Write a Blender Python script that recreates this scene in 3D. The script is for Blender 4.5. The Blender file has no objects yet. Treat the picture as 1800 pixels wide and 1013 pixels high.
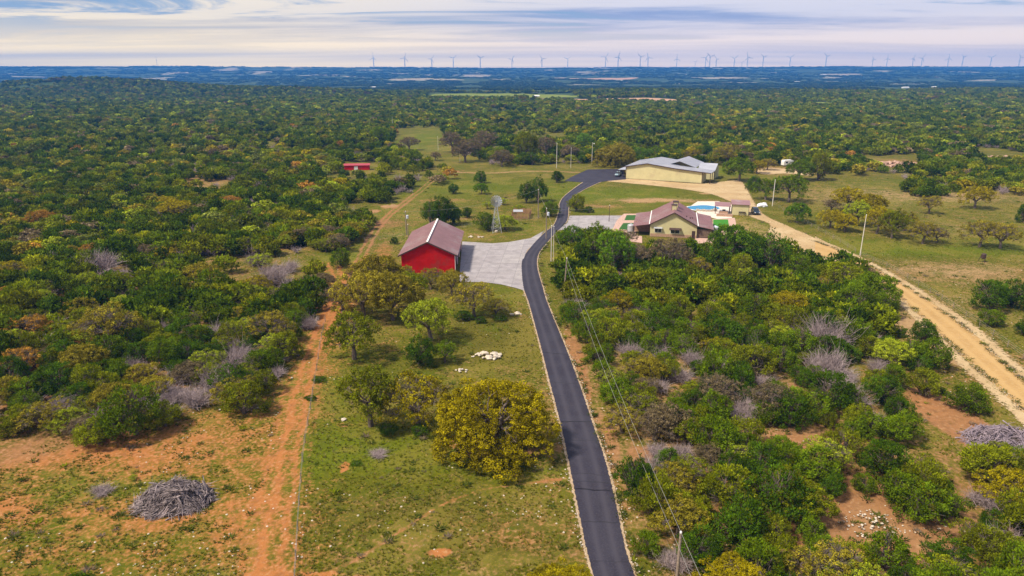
import bpy, bmesh, math, random
import numpy as np
from mathutils import Vector, Matrix
R = math.radians
rng = np.random.default_rng(7)
random.seed(7)
scene = bpy.context.scene
C = scene.collection

# ------------------------------------------------------------------ camera
CAM_H, FPX, PITCH = 45.0, 1200.0, math.atan(381.5 / 1200)
cam_d = bpy.data.cameras.new('camera'); cam = bpy.data.objects.new('camera', cam_d); C.objects.link(cam)
cam.location = (0, 0, CAM_H); cam.rotation_euler = (R(90) - PITCH, R(0.12), 0)
cam_d.lens = 24; cam_d.sensor_width = 36; cam_d.clip_start = 0.5; cam_d.clip_end = 30000
scene.camera = cam

# ------------------------------------------------------------------ render / exposure
scene.view_settings.view_transform = 'Standard'; scene.view_settings.look = 'None'
scene.view_settings.gamma = 1; scene.view_settings.use_curve_mapping = False
scene.view_settings.exposure = 0.50
cy = scene.cycles
cy.max_bounces = 4; cy.diffuse_bounces = 2; cy.glossy_bounces = 2; cy.transmission_bounces = 2
cy.volume_bounces = 0; cy.transparent_max_bounces = 8
cy.use_denoising = True; cy.sample_clamp_indirect = 4

# ------------------------------------------------------------------ world + sun
SUN = Vector((-0.62, -0.30, 0.95)).normalized()
world = bpy.data.worlds.new('World'); scene.world = world; world.use_nodes = True
def N(nt, t, **kw):
    n = nt.nodes.new(t)
    for k, v in kw.items():
        if k == 'inp':
            for a, b in v.items(): n.inputs[a].default_value = b
        else: setattr(n, k, v)
    return n
def L(nt, a, b): nt.links.new(a, b)
def math_(nt, op, a, b=None, clamp=False):
    n = N(nt, 'ShaderNodeMath', operation=op); n.use_clamp = clamp
    for i, v in enumerate((a, b)):
        if v is None: continue
        if isinstance(v, (int, float)): n.inputs[i].default_value = v
        else: L(nt, v, n.inputs[i])
    return n.outputs[0]
def mixc(nt, f, a, b, blend='MIX'):
    n = N(nt, 'ShaderNodeMix', data_type='RGBA', blend_type=blend)
    for i, v in ((0, f), (6, a), (7, b)):
        if isinstance(v, (int, float)): n.inputs[i].default_value = v
        elif isinstance(v, (tuple, list)): n.inputs[i].default_value = (*v[:3], 1)
        else: L(nt, v, n.inputs[i])
    return n.outputs[2]
def sstep(nt, v, lo, hi, a=0.0, b=1.0):
    n = N(nt, 'ShaderNodeMapRange', interpolation_type='SMOOTHSTEP')
    L(nt, v, n.inputs[0])
    for i, x in zip((1, 2, 3, 4), (lo, hi, a, b)): n.inputs[i].default_value = x
    return n.outputs[0]
wt = world.node_tree; wt.nodes.clear()
wo = N(wt, 'ShaderNodeOutputWorld'); bg = N(wt, 'ShaderNodeBackground'); bg.inputs[1].default_value = 0.1
L(wt, bg.outputs[0], wo.inputs[0])
sky = N(wt, 'ShaderNodeTexSky', sky_type='NISHITA', sun_disc=False)
sky.sun_elevation = math.asin(SUN.z); sky.sun_rotation = math.atan2(SUN.x, SUN.y); sky.dust_density = 1.5
tc = N(wt, 'ShaderNodeTexCoord'); sp = N(wt, 'ShaderNodeSeparateXYZ'); L(wt, tc.outputs['Generated'], sp.inputs[0])
zz = math_(wt, 'MAXIMUM', sp.outputs[2], 0.0); za = math_(wt, 'ADD', zz, 0.035)
cb = N(wt, 'ShaderNodeCombineXYZ')
L(wt, math_(wt, 'DIVIDE', sp.outputs[0], za), cb.inputs[0]); L(wt, math_(wt, 'DIVIDE', sp.outputs[1], za), cb.inputs[1])
mp = N(wt, 'ShaderNodeMapping'); mp.inputs['Rotation'].default_value = (0, 0, R(14)); mp.inputs['Scale'].default_value = (0.24, 0.52, 1); mp.inputs['Location'].default_value = (2.9, 1.3, 0)
L(wt, cb.outputs[0], mp.inputs[0])
n1 = N(wt, 'ShaderNodeTexNoise', inp={'Scale': 1.0, 'Detail': 11, 'Roughness': 0.64, 'Distortion': 0.9}); L(wt, mp.outputs[0], n1.inputs[0])
n2 = N(wt, 'ShaderNodeTexNoise', inp={'Scale': 0.7, 'Detail': 5, 'Roughness': 0.5, 'Distortion': 0.3})
mp2 = N(wt, 'ShaderNodeMapping'); mp2.inputs['Scale'].default_value = (0.13, 0.5, 1); mp2.inputs['Location'].default_value = (7.1, 4.0, 0); L(wt, cb.outputs[0], mp2.inputs[0]); L(wt, mp2.outputs[0], n2.inputs[0])
cover = sstep(wt, math_(wt, 'ADD', n1.outputs[0], sstep(wt, sp.outputs[0], -0.62, 0.0, -0.02, 0.09)), 0.42, 0.53)
low = sstep(wt, zz, 0.01, 0.06, 1.0, 0.0)
cover = math_(wt, 'MAXIMUM', cover, math_(wt, 'MULTIPLY', low, 0.85))
side = sstep(wt, sp.outputs[0], -0.5, 0.25)                    # warm towards the sun's side of the sky, cool away from it
lit = mixc(wt, side, (8.6, 7.3, 5.2), (6.6, 6.2, 6.4))
shade = mixc(wt, side, (4.3, 4.1, 3.9), (2.8, 3.3, 4.9))
ccol = mixc(wt, sstep(wt, math_(wt, 'ADD', math_(wt, 'MULTIPLY', n2.outputs[0], .6), math_(wt, 'MULTIPLY', n1.outputs[0], .4)), 0.42, 0.57), shade, lit)
blue = mixc(wt, 0.65, sky.outputs[0], (1.9, 3.0, 4.8))
skyc = mixc(wt, cover, blue, ccol)
glow = mixc(wt, side, (22, 15.5, 4.5), (17, 12.0, 6.4)); skyc = mixc(wt, math_(wt, 'MULTIPLY', sstep(wt, zz, 0.0, 0.075, 1.0, 0.0), sstep(wt, n2.outputs[0], 0.30, 0.60, 0.72, 1.0)), skyc, glow)   # bright band all round the horizon
L(wt, skyc, bg.inputs[0])
sun_d = bpy.data.lights.new('sun', 'SUN'); sun_d.energy = 4.4; sun_d.angle = R(7); sun_d.color = (1, 0.90, 0.74)
sun = bpy.data.objects.new('sun', sun_d); C.objects.link(sun); sun.rotation_euler = (-SUN).to_track_quat('-Z', 'Y').to_euler()

# ------------------------------------------------------------------ photo pixel (1800 x 1013) -> place on the ground
SP, CP = math.sin(PITCH), math.cos(PITCH)
def G(px, py, z=0.0):
    u = (px - 900) / FPX; v = (py - 506.5) / FPX
    t = (CAM_H - z) / (SP + v * CP)
    return (u * t, t * (CP - v * SP))
def depth(py, z=0.0): return (CAM_H - z) / (SP + (py - 506.5) / FPX * CP)
def PX(x, y, z=0.0):
    d = y * CP + (CAM_H - z) * SP; up = y * SP - (CAM_H - z) * CP
    return 900 + x / d * FPX, 506.5 - up / d * FPX

# ------------------------------------------------------------------ noise in numpy
def _hash(ix, iy, s):
    h = (ix.astype(np.int64) * 374761393 + iy.astype(np.int64) * 668265263 + s * 974711) & 0x7fffffff
    h = ((h ^ (h >> 13)) * 1274126177) & 0x7fffffff
    h = (h ^ (h >> 16)) & 0xffff
    return h / 65535.0
def vnoise(x, y, s=0):
    x = np.asarray(x, float); y = np.asarray(y, float)
    ix = np.floor(x); iy = np.floor(y); fx = x - ix; fy = y - iy
    fx = fx * fx * (3 - 2 * fx); fy = fy * fy * (3 - 2 * fy)
    a = _hash(ix, iy, s); b = _hash(ix + 1, iy, s); c = _hash(ix, iy + 1, s); d = _hash(ix + 1, iy + 1, s)
    return (a * (1 - fx) + b * fx) * (1 - fy) + (c * (1 - fx) + d * fx) * fy
def fbm(x, y, o=4, s=0):
    t = 0; a = 0.5; n = 0
    for i in range(o):
        t = t + a * vnoise(x * 2 ** i + 17.3 * i, y * 2 ** i - 9.1 * i, s + i); n += a; a *= 0.5
    return t / n
def sm(a, b, x): t = np.clip((x - a) / (b - a), 0, 1); return t * t * (3 - 2 * t)

def terrain(x, y):
    x = np.asarray(x, float); y = np.asarray(y, float)
    z = -0.14 * fbm(x / 1.7, y / 1.7, 3, 3) * (1 - sm(300, 500, y))
    und = sm(420, 1200, y) * (1 - sm(1500, 2600, y))
    z = z + und * (fbm(x / 260, y / 200, 4, 11) - 0.45) * 16
    z = z - 7 * sm(1500, 2300, y)
    far = sm(2600, 7000, y)
    z = z + far * 78 + sm(2400, 3600, y) * (1 - sm(6400, 7000, y)) * (fbm(x / 900, y / 500, 5, 23) - 0.5) * 46
    z = z + sm(6400, 7000, y) * (fbm(x / 1800, y / 3000, 3, 31) - 0.5) * 9 - sm(7300, 8400, y) * 30
    z = z + (x < 0) * sm(0, 5000, -x) * far * 22
    z = z + 30 * np.exp(-((x + 950) / 300) ** 2 - ((y - 1560) / 170) ** 2) + 6 * np.exp(-((x + 430) / 240) ** 2 - ((y - 1500) / 160) ** 2)
    return z

def in_poly(x, y, poly):
    x = np.asarray(x, float); y = np.asarray(y, float); r = np.zeros(x.shape, bool); n = len(poly)
    for i in range(n):
        x0, y0 = poly[i]; x1, y1 = poly[(i + 1) % n]
        if y0 == y1: continue
        c = ((y0 > y) != (y1 > y)) & (x < (x1 - x0) * (y - y0) / (y1 - y0) + x0)
        r ^= c
    return r
def dist_line(x, y, pts):
    d = np.full(np.shape(x), 1e9)
    for (x0, y0), (x1, y1) in zip(pts[:-1], pts[1:]):
        dx, dy = x1 - x0, y1 - y0
        t = np.clip(((x - x0) * dx + (y - y0) * dy) / (dx * dx + dy * dy + 1e-9), 0, 1)
        d = np.minimum(d, np.hypot(x - x0 - t * dx, y - y0 - t * dy))
    return d
def WP(pts): return [G(*p) for p in pts]
def smooth_line(pts, k=6):
    out = []
    P = [pts[0]] + list(pts) + [pts[-1]]
    for i in range(1, len(P) - 2):
        for j in range(k):
            t = j / k; a, b, c, d = (np.array(P[i + q]) for q in (-1, 0, 1, 2))
            out.append(tuple(0.5 * ((2 * b) + (-a + c) * t + (2 * a - 5 * b + 4 * c - d) * t * t + (-a + 3 * b - 3 * c + d) * t ** 3)))
    out.append(tuple(pts[-1])); return out

# ------------------------------------------------------------------ object helpers
def tag(o, label=None, cat=None, group=None, kind=None):
    if label: o['label'] = label
    if cat: o['category'] = cat
    if group: o['group'] = group
    if kind: o['kind'] = kind
    return o
def thing(name, label, cat, loc=(0, 0, 0), rz=0, group=None):
    o = bpy.data.objects.new(name, None); o.empty_display_size = 0.5; C.objects.link(o)
    o.location = loc; o.rotation_euler = (0, 0, rz); return tag(o, label, cat, group)
class MB:
    def __init__(s): s.v = []; s.f = []
    def add(s, vs, fs):
        n = len(s.v); s.v += [tuple(v) for v in vs]; s.f += [tuple(i + n for i in f) for f in fs]; return s
    def box(s, x0, x1, y0, y1, z0, z1):
        vs = [(x, y, z) for z in (z0, z1) for y in (y0, y1) for x in (x0, x1)]
        return s.add(vs, [(0, 2, 3, 1), (4, 5, 7, 6), (0, 1, 5, 4), (2, 6, 7, 3), (0, 4, 6, 2), (1, 3, 7, 5)])
    def prism(s, poly, z0, z1):
        n = len(poly); vs = [(x, y, z0) for x, y in poly] + [(x, y, z1) for x, y in poly]
        return s.add(vs, [tuple(range(n))[::-1], tuple(range(n, 2 * n))] + [(i, (i + 1) % n, n + (i + 1) % n, n + i) for i in range(n)])
    def slab(s, quad, t):
        """a sheet through four points with thickness t downwards"""
        q = [Vector(p) for p in quad]; d = Vector((0, 0, -t)); vs = q + [p + d for p in q]
        return s.add(vs, [(0, 1, 2, 3), (7, 6, 5, 4)] + [(i, i + 4, (i + 1) % 4 + 4, (i + 1) % 4) for i in range(4)])
    def tube(s, pts, radii, n=6):
        pts = [Vector(p) for p in pts]; k0 = len(s.v); up0 = None
        if isinstance(radii, (int, float)): radii = [radii] * len(pts)
        for i, p in enumerate(pts):
            d = (pts[min(i + 1, len(pts) - 1)] - pts[max(i - 1, 0)]).normalized()
            a = d.cross(Vector((0, 0, 1)) if abs(d.z) < 0.9 else Vector((1, 0, 0))).normalized() if up0 is None else (up0 - d * up0.dot(d)).normalized()
            up0 = a; b = d.cross(a)
            for j in range(n):
                t = 2 * math.pi * j / n; s.v.append(tuple(p + (a * math.cos(t) + b * math.sin(t)) * radii[i]))
        for i in range(len(pts) - 1):
            for j in range(n):
                a_, b_ = k0 + i * n + j, k0 + i * n + (j + 1) % n
                s.f.append((a_, b_, b_ + n, a_ + n))
        s.f.append(tuple(range(k0, k0 + n))[::-1]); s.f.append(tuple(range(len(s.v) - n, len(s.v)))); return s
    def lathe(s, prof, n=20, c=(0, 0)):
        k0 = len(s.v)
        for r, z in prof:
            for j in range(n):
                t = 2 * math.pi * j / n; s.v.append((c[0] + r * math.cos(t), c[1] + r * math.sin(t), z))
        for i in range(len(prof) - 1):
            for j in range(n):
                a_, b_ = k0 + i * n + j, k0 + i * n + (j + 1) % n
                s.f.append((a_, b_, b_ + n, a_ + n))
        s.f.append(tuple(range(k0, k0 + n))[::-1]); s.f.append(tuple(range(len(s.v) - n, len(s.v)))); return s
    def mesh(s, name, m):
        me = bpy.data.meshes.new(name); me.from_pydata(s.v, [], s.f); me.materials.append(m); me.update(); return me
    def build(s, name, m, parent=None, smooth=False, **kw):
        me = s.mesh(name, m)
        if smooth: me.shade_smooth()
        o = bpy.data.objects.new(name, me); C.objects.link(o)
        if parent: o.parent = parent
        return tag(o, **kw) if kw else o
def inst(name, me, parent=None, loc=(0, 0, 0), rot=(0, 0, 0), scl=(1, 1, 1)):
    o = bpy.data.objects.new(name, me); C.objects.link(o); o.location = loc; o.rotation_euler = rot; o.scale = scl
    if parent: o.parent = parent
    return o
def np_mesh(name, verts, faces, mats, cols=None, attrs=None):
    """verts (n,3), faces (m,k) numpy arrays"""
    me = bpy.data.meshes.new(name); nv, (nf, k) = len(verts), faces.shape
    me.vertices.add(nv); me.vertices.foreach_set('co', np.ascontiguousarray(verts, np.float32).ravel())
    me.loops.add(nf * k); me.loops.foreach_set('vertex_index', np.ascontiguousarray(faces, np.int32).ravel())
    me.polygons.add(nf); me.polygons.foreach_set('loop_start', np.arange(0, nf * k, k, dtype=np.int32))
    for m in mats: me.materials.append(m)
    for an, (dom, ty, data) in (attrs or {}).items():
        a = me.attributes.new(an, ty, dom)
        a.data.foreach_set({'FLOAT': 'value', 'INT': 'value', 'FLOAT_VECTOR': 'vector', 'FLOAT_COLOR': 'color'}[ty], np.ascontiguousarray(data, np.int32 if ty == 'INT' else np.float32).ravel())
    me.update(calc_edges=True); return me

# ------------------------------------------------------------------ materials
MATS = {}
def mat(name, col, rough=0.8, metal=0.0, var=0.12, scale=3.0, bump=0.0, spec=0.3, wear=None, wear_lo=0.55, coord='Object', det=6):
    if name in MATS: return MATS[name]
    m = bpy.data.materials.new(name); m.use_nodes = True; nt = m.node_tree; b = nt.nodes['Principled BSDF']
    t = N(nt, 'ShaderNodeTexCoord'); n = N(nt, 'ShaderNodeTexNoise', inp={'Scale': scale, 'Detail': det, 'Roughness': 0.62}); L(nt, t.outputs[coord], n.inputs[0])
    hi = tuple(min(1, c * (1 + var)) for c in col); lo = tuple(c * (1 - var) for c in col)
    c = mixc(nt, sstep(nt, n.outputs[0], 0.3, 0.7), lo, hi)
    if wear:
        n2 = N(nt, 'ShaderNodeTexNoise', inp={'Scale': scale * 0.35, 'Detail': 8, 'Roughness': 0.7}); L(nt, t.outputs[coord], n2.inputs[0])
        c = mixc(nt, sstep(nt, n2.outputs[0], wear_lo, wear_lo + 0.12), c, wear)
    L(nt, c, b.inputs['Base Color']); b.inputs['Roughness'].default_value = rough; b.inputs['Metallic'].default_value = metal
    b.inputs['Specular IOR Level'].default_value = spec
    if bump:
        bp = N(nt, 'ShaderNodeBump', inp={'Strength': 0.6, 'Distance': bump}); L(nt, n.outputs[0], bp.inputs['Height']); L(nt, bp.outputs[0], b.inputs['Normal'])
    MATS[name] = m; return m

def foliage_mat(name, instancer):
    m = bpy.data.materials.new(name); m.use_nodes = True; nt = m.node_tree; nt.nodes.clear()
    out = N(nt, 'ShaderNodeOutputMaterial')
    if instancer: a = N(nt, 'ShaderNodeAttribute', attribute_type='INSTANCER', attribute_name='tint').outputs['Color']
    else: a = N(nt, 'ShaderNodeObjectInfo').outputs['Color']
    tn = N(nt, 'ShaderNodeAttribute', attribute_name='tone')
    k = N(nt, 'ShaderNodeVectorMath', operation='SCALE'); L(nt, a, k.inputs[0]); L(nt, tn.outputs['Fac'], k.inputs[3])
    warm = N(nt, 'ShaderNodeAttribute', attribute_name='warm')
    w = mixc(nt, warm.outputs['Fac'], k.outputs[0], (0.20, 0.15, 0.02))
    d = N(nt, 'ShaderNodeBsdfDiffuse'); L(nt, w, d.inputs[0])
    t = N(nt, 'ShaderNodeBsdfTranslucent'); L(nt, w, t.inputs[0])
    mx = N(nt, 'ShaderNodeMixShader'); mx.inputs[0].default_value = 0.30
    L(nt, d.outputs[0], mx.inputs[1]); L(nt, t.outputs[0], mx.inputs[2]); L(nt, mx.outputs[0], out.inputs[0])
    return m
M_LEAF, M_LEAF_I = foliage_mat('foliage', False), foliage_mat('foliage_mass', True)
M_BARK = mat('bark', (0.13, 0.10, 0.085), 0.95, scale=4, var=0.4, bump=0.03)
M_DEAD = mat('dead_wood', (0.30, 0.235, 0.235), 0.9, scale=3, var=0.35, bump=0.01)
M_TWIG = mat('brown_twigs', (0.17, 0.125, 0.10), 0.9, scale=3, var=0.35)

# ------------------------------------------------------------------ land cover (real patches of soil, grass, sand)
TRACK = smooth_line(WP([(470, 1030), (482, 950), (498, 860), (512, 780), (528, 690), (550, 620), (572, 560), (592, 500), (590, 475), (582, 462)]))
TRACK2 = smooth_line(WP([(560, 590), (588, 535), (606, 500), (628, 462), (645, 430), (662, 402), (690, 372), (738, 335), (775, 306), (810, 300)]))
TRACK3 = smooth_line(WP([(790, 302), (860, 304), (930, 301), (1015, 303)]))
COWPATH = smooth_line(WP([(560, 1013), (620, 985), (700, 935), (770, 890), (840, 862), (900, 852), (985, 842)]))
COWPATH2 = smooth_line(WP([(440, 1006), (560, 1008), (640, 1012)]))
RUT_N = WP([(455, 1013), (440, 930), (470, 860), (500, 800)])
FIELDS = [  # px, py, rx(px), ry(px), dirt, red, lush
    (110, 820, 260, 60, 0.18, 0.15, 0), (180, 950, 260, 90, 0.12, 0.75, .15), (330, 760, 110, 45, 0.22, 1, 0), (250, 800, 130, 30, 0.15, 0.9, 0), (45, 790, 120, 40, 0.25, -.4, -.2),
    (510, 720, 55, 130, 0.12, 0.9, .3), (495, 880, 45, 120, -.02, 0.9, .2), (20, 890, 70, 40, 0.35, 0.9, 0), (230, 910, 90, 25, .25, .9, 0), (400, 900, 80, 40, 0.2, 0.8, 0),
    (120, 860, 120, 25, -.3, .1, .2), (300, 850, 60, 30, -.1, .5, .1), (640, 790, 100, 50, -.35, 0, .5), (820, 820, 170, 40, -.15, .2, .4), (620, 700, 60, 100, -.2, 0, .35), (730, 900, 200, 80, -.1, .3, -.45), (900, 950, 130, 60, 0.12, .35, -.25),
    (880, 800, 90, 16, .5, .0, -.3), (800, 775, 45, 14, .35, .6, 0), (960, 760, 25, 120, .12, .2, .3), (770, 970, 22, 10, 1, 1, 0), (603, 820, 8, 14, .9, 1, 0), (605, 745, 14, 6, .4, 1, 0),
    (870, 590, 70, 45, -.5, -.3, -.7), (930, 560, 30, 50, .1, .2, 0), (640, 480, 30, 80, .25, .4, 0), (880, 520, 50, 20, -.2, 0, .2), (700, 370, 60, 20, .12, .1, .4), (685, 362, 16, 3.5, 1, -.3, 0), (650, 371, 18, 3.5, 1, -.3, 0),
    (660, 393, 40, 6, .4, .1, 0), (730, 420, 40, 30, .1, 0, .6), (850, 330, 110, 22, -.3, 0, .55), (870, 365, 90, 8, .1, .3, 0), (950, 400, 60, 10, .0, .2, .6), (830, 412, 40, 6, .2, 0, .5), (735, 245, 40, 20, -.2, 0, .5), (780, 262, 40, 6, .15, -.2, .4), (600, 450, 40, 14, -.3, 0, .6),
    (1120, 345, 120, 16, -.35, 0, .8), (1130, 352, 60, 5, .6, -.3, 0), (1230, 343, 40, 6, -.1, 0, -.4), (1180, 353, 90, 4, .55, -.3, 0), (1060, 362, 40, 3, .5, -.2, 0), (1240, 341, 12, 1.5, .8, -.3, 0), (900, 345, 50, 5, .3, 0, -.2), (780, 352, 50, 4, .4, 0, 0), (860, 384, 60, 4, .4, .2, 0), (1040, 372, 40, 6, -.2, 0, .8), (1320, 400, 34, 20, .22, -.5, .5),
    (1260, 300, 30, 8, -.5, 0, .8), (1320, 312, 40, 8, -.1, 0, .2), (1400, 420, 60, 20, .1, 0, .5), (1480, 432, 90, 12, -.35, 0, .75), (1600, 440, 180, 10, -.25, 0, .5), (1660, 480, 160, 20, .38, -.35, -.2), (1720, 400, 120, 20, .15, -.3, .1), (1580, 345, 120, 12, .2, -.4, .2), (1700, 345, 140, 14, .25, -.35, 0),
    (1590, 290, 45, 8, .7, -.2, 0), (1760, 285, 60, 6, .6, -.1, 0), (1440, 345, 60, 20, .15, -.2, .2), (1360, 300, 50, 8, .5, -.4, 0), (1750, 640, 80, 60, .35, -.2, -.2), (1700, 540, 90, 30, .2, -.2, .1), (1560, 560, 60, 40, .5, -.35, 0), (1640, 600, 40, 60, .5, -.5, 0),
    (1400, 780, 70, 20, .6, .25, 0), (1680, 740, 50, 80, .65, 0, 0), (1560, 930, 110, 45, .6, -.1, 0), (1130, 805, 30, 30, .4, .2, 0), (1300, 700, 300, 180, .38, 0, -.2), (1500, 900, 320, 130, .4, 0, -.2), (1010, 640, 20, 90, .4, .3, 0), (1060, 780, 26, 80, .3, .1, 0),
    (230, 500, 260, 50, .3, -.05, 0), (280, 430, 260, 20, .35, .0, 0), (150, 620, 260, 100, .35, .1, 0), (430, 480, 120, 25, .05, 0, .3), (200, 330, 260, 90, .40, -.1, 0),
    (1010, 430, 30, 20, -.1, 0, .4), (975, 470, 18, 30, .1, .1, .4), (1170, 560, 60, 14, .5, .1, 0), (1090, 480, 60, 12, .4, .2, 0), (1240, 490, 60, 16, .45, .3, 0)]
def cover_at(x, y):
    d = 0.30 + 0.16 * (fbm(x / 14, y / 14, 4, 41) - 0.5); r = 0.25 + np.zeros_like(x) + 0.5 * (fbm(x / 20, y / 20, 3, 47) - 0.5); l = 0.45 + 0.7 * (fbm(x / 22, y / 22, 3, 53) - 0.5)
    lf = sm(-12, -22, x) * (1 - sm(105, 150, y)); r = r + 0.45 * lf; d = d + .07 * lf; l = l - .1 * lf
    qx, qy = x + 5 * (fbm(x / 9, y / 9, 3, 91) - .5), y + 5 * (fbm(x / 9, y / 9, 3, 95) - .5)
    for px, py, rx, ry, dd, rr, ll in FIELDS:
        cx, cy_ = G(px, py); rx_ = rx / FPX * depth(py); y1 = G(px, py - ry * 0.8)[1]; y0 = G(px, py + ry * 0.8)[1]
        ry_ = max(0.5 * (y1 - y0), 0.3)
        big = rx_ > 4
        e = (((qx if big else x) - cx) / rx_) ** 2 + (((qy if big else y) - cy_) / ry_) ** 2
        w = np.exp(-e * 0.8) if big else 1 - sm(0.7, 1.2, e)
        d = d + dd * w; r = r + rr * w * 0.8; l = l + ll * w
    return d, r, l
def ruts(x, y, line, half, wid):
    dd = dist_line(x, y, line)
    return np.maximum(1 - sm(0, wid, np.abs(dd - half)), 0), 1 - sm(half * 1.3, half * 2.8, dd)

# one sheet of ground to the ridge and beyond
def graded(segs):
    out = []
    for a, b, s0, s1 in segs:
        p = a
        while (p < b):
            out.append(p); t = (p - a) / (b - a); p += s0 * (s1 / s0) ** t
    return out
xs_pos = graded([(0, 70, .42, .5), (70, 240, .5, 2.2), (240, 1200, 2.2, 22), (1200, 9200, 22, 130)]) + [9400]
xs = np.array([-v for v in xs_pos[:0:-1]] + xs_pos)
ys = np.array(graded([(-400, 30, 40, 3), (30, 45, 2, .5), (45, 130, .40, .5), (130, 260, .5, 1.5), (260, 600, 1.5, 5), (600, 2000, 5, 18), (2000, 8600, 18, 45)]) + [8700])
gx, gy = np.meshgrid(xs, ys); nx, ny = len(xs), len(ys)
gz = terrain(gx, gy)
idx = np.arange(nx * ny).reshape(ny, nx)
quads = np.stack([idx[:-1, :-1], idx[:-1, 1:], idx[1:, 1:], idx[1:, :-1]], -1).reshape(-1, 4)
fx, fy = gx.ravel(), gy.ravel()
cd, cr, cl = cover_at(fx, fy)
near = fy < 420
wob = 0.8 * (fbm(fx / 3, fy / 3, 3, 71) - 0.5)
for line, half, wid, amt, red in ((TRACK, 0.95, 0.50, .48, .65), (TRACK, 2.5, 0.35, .22, .6), (TRACK2, 0.9, 0.6, .6, .1), (TRACK3, 0.1, 1.8, .8, -.4), (COWPATH, 0.05, 0.28, .42, .25), (COWPATH2, .05, .3, .6, .6), (RUT_N, 1.0, 0.5, .22, .6)):
    sel = near
    r_, b_ = ruts(fx[sel] + wob[sel] * (half > .3), fy[sel] + wob[sel] * (half > .3), line, half, wid)
    cd[sel] += amt * r_ * (0.75 + 0.5 * fbm(fx[sel] / 2, fy[sel] / 2, 2, 77)) + 0.07 * b_ * (half > .3); cr[sel] += red * np.maximum(r_, b_ * .6)
# far country: woods with fields, pale scarps and cleared strips
farw = sm(500, 900, fy)
wood = fbm(fx / 160, fy / 420, 4, 61)
patch = fbm(fx / 520, fy / 260, 4, 67)
def cream_at(x_, y_): return sm(0.63, 0.68, fbm(x_ / 250, y_ / 200, 5, 87) - .05 * np.abs(x_ / y_ - .1)) * sm(2300, 3000, y_) * (1 - sm(6000, 6700, y_))
strip = sm(0.60, 0.68, patch) * sm(1500, 2300, fy)
cream = cream_at(fx, fy)
def ell(px, py, rx, d0, d1):
    cx = (px - 900) / FPX * (d0 + d1) / 2; w_ = rx / FPX * (d0 + d1) / 2
    e = ((fx - cx) / w_) ** 2 + ((fy - (d0 + d1) / 2) / ((d1 - d0) / 2)) ** 2
    return 1 - sm(.8, 1.2, e)
pink = np.maximum.reduce([ell(350, 152, 52, 2000, 2450), ell(1060, 172, 130, 1080, 1190), ell(1040, 140, 70, 3400, 3800), ell(930, 140, 40, 3800, 4100), ell(1450, 163, 80, 1350, 1500)])
pale = np.maximum.reduce([ell(345, 128, 36, 4900, 5150), ell(1462, 135, 10, 4300, 4700), ell(1250, 124, 40, 5900, 6050), ell(560, 132, 50, 4300, 4450), ell(880, 139, 30, 4000, 4150)])
green = np.maximum.reduce([ell(880, 163, 120, 1190, 1500), ell(640, 160, 60, 1600, 1750), ell(1240, 176, 300, 940, 1030), ell(880, 170, 90, 1200, 1262), ell(1010, 168, 50, 1290, 1350), ell(1420, 172, 60, 1120, 1170), ell(620, 172, 60, 1180, 1230), ell(1700, 190, 50, 800, 830)])
farmask = np.clip(farw * (1 - strip * .9), 0, 1)
bare = np.clip(strip * 0.22 * (.3 + fbm(fx / 90, fy / 60, 3, 88)) + cream * .75, 0, 1) * farw
attrs = {'cover': ('POINT', 'FLOAT_COLOR', np.stack([np.clip(cd, 0, 1.2), np.clip(cr, -.3, 1.3), np.clip(cl, -.3, 1.3), farw], -1)),
         'farc': ('POINT', 'FLOAT_COLOR', np.stack([np.clip(bare + pale, 0, 1), np.clip(pink, 0, 1), np.clip(green, 0, 1), np.clip(wood, 0, 1)], -1))}

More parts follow.
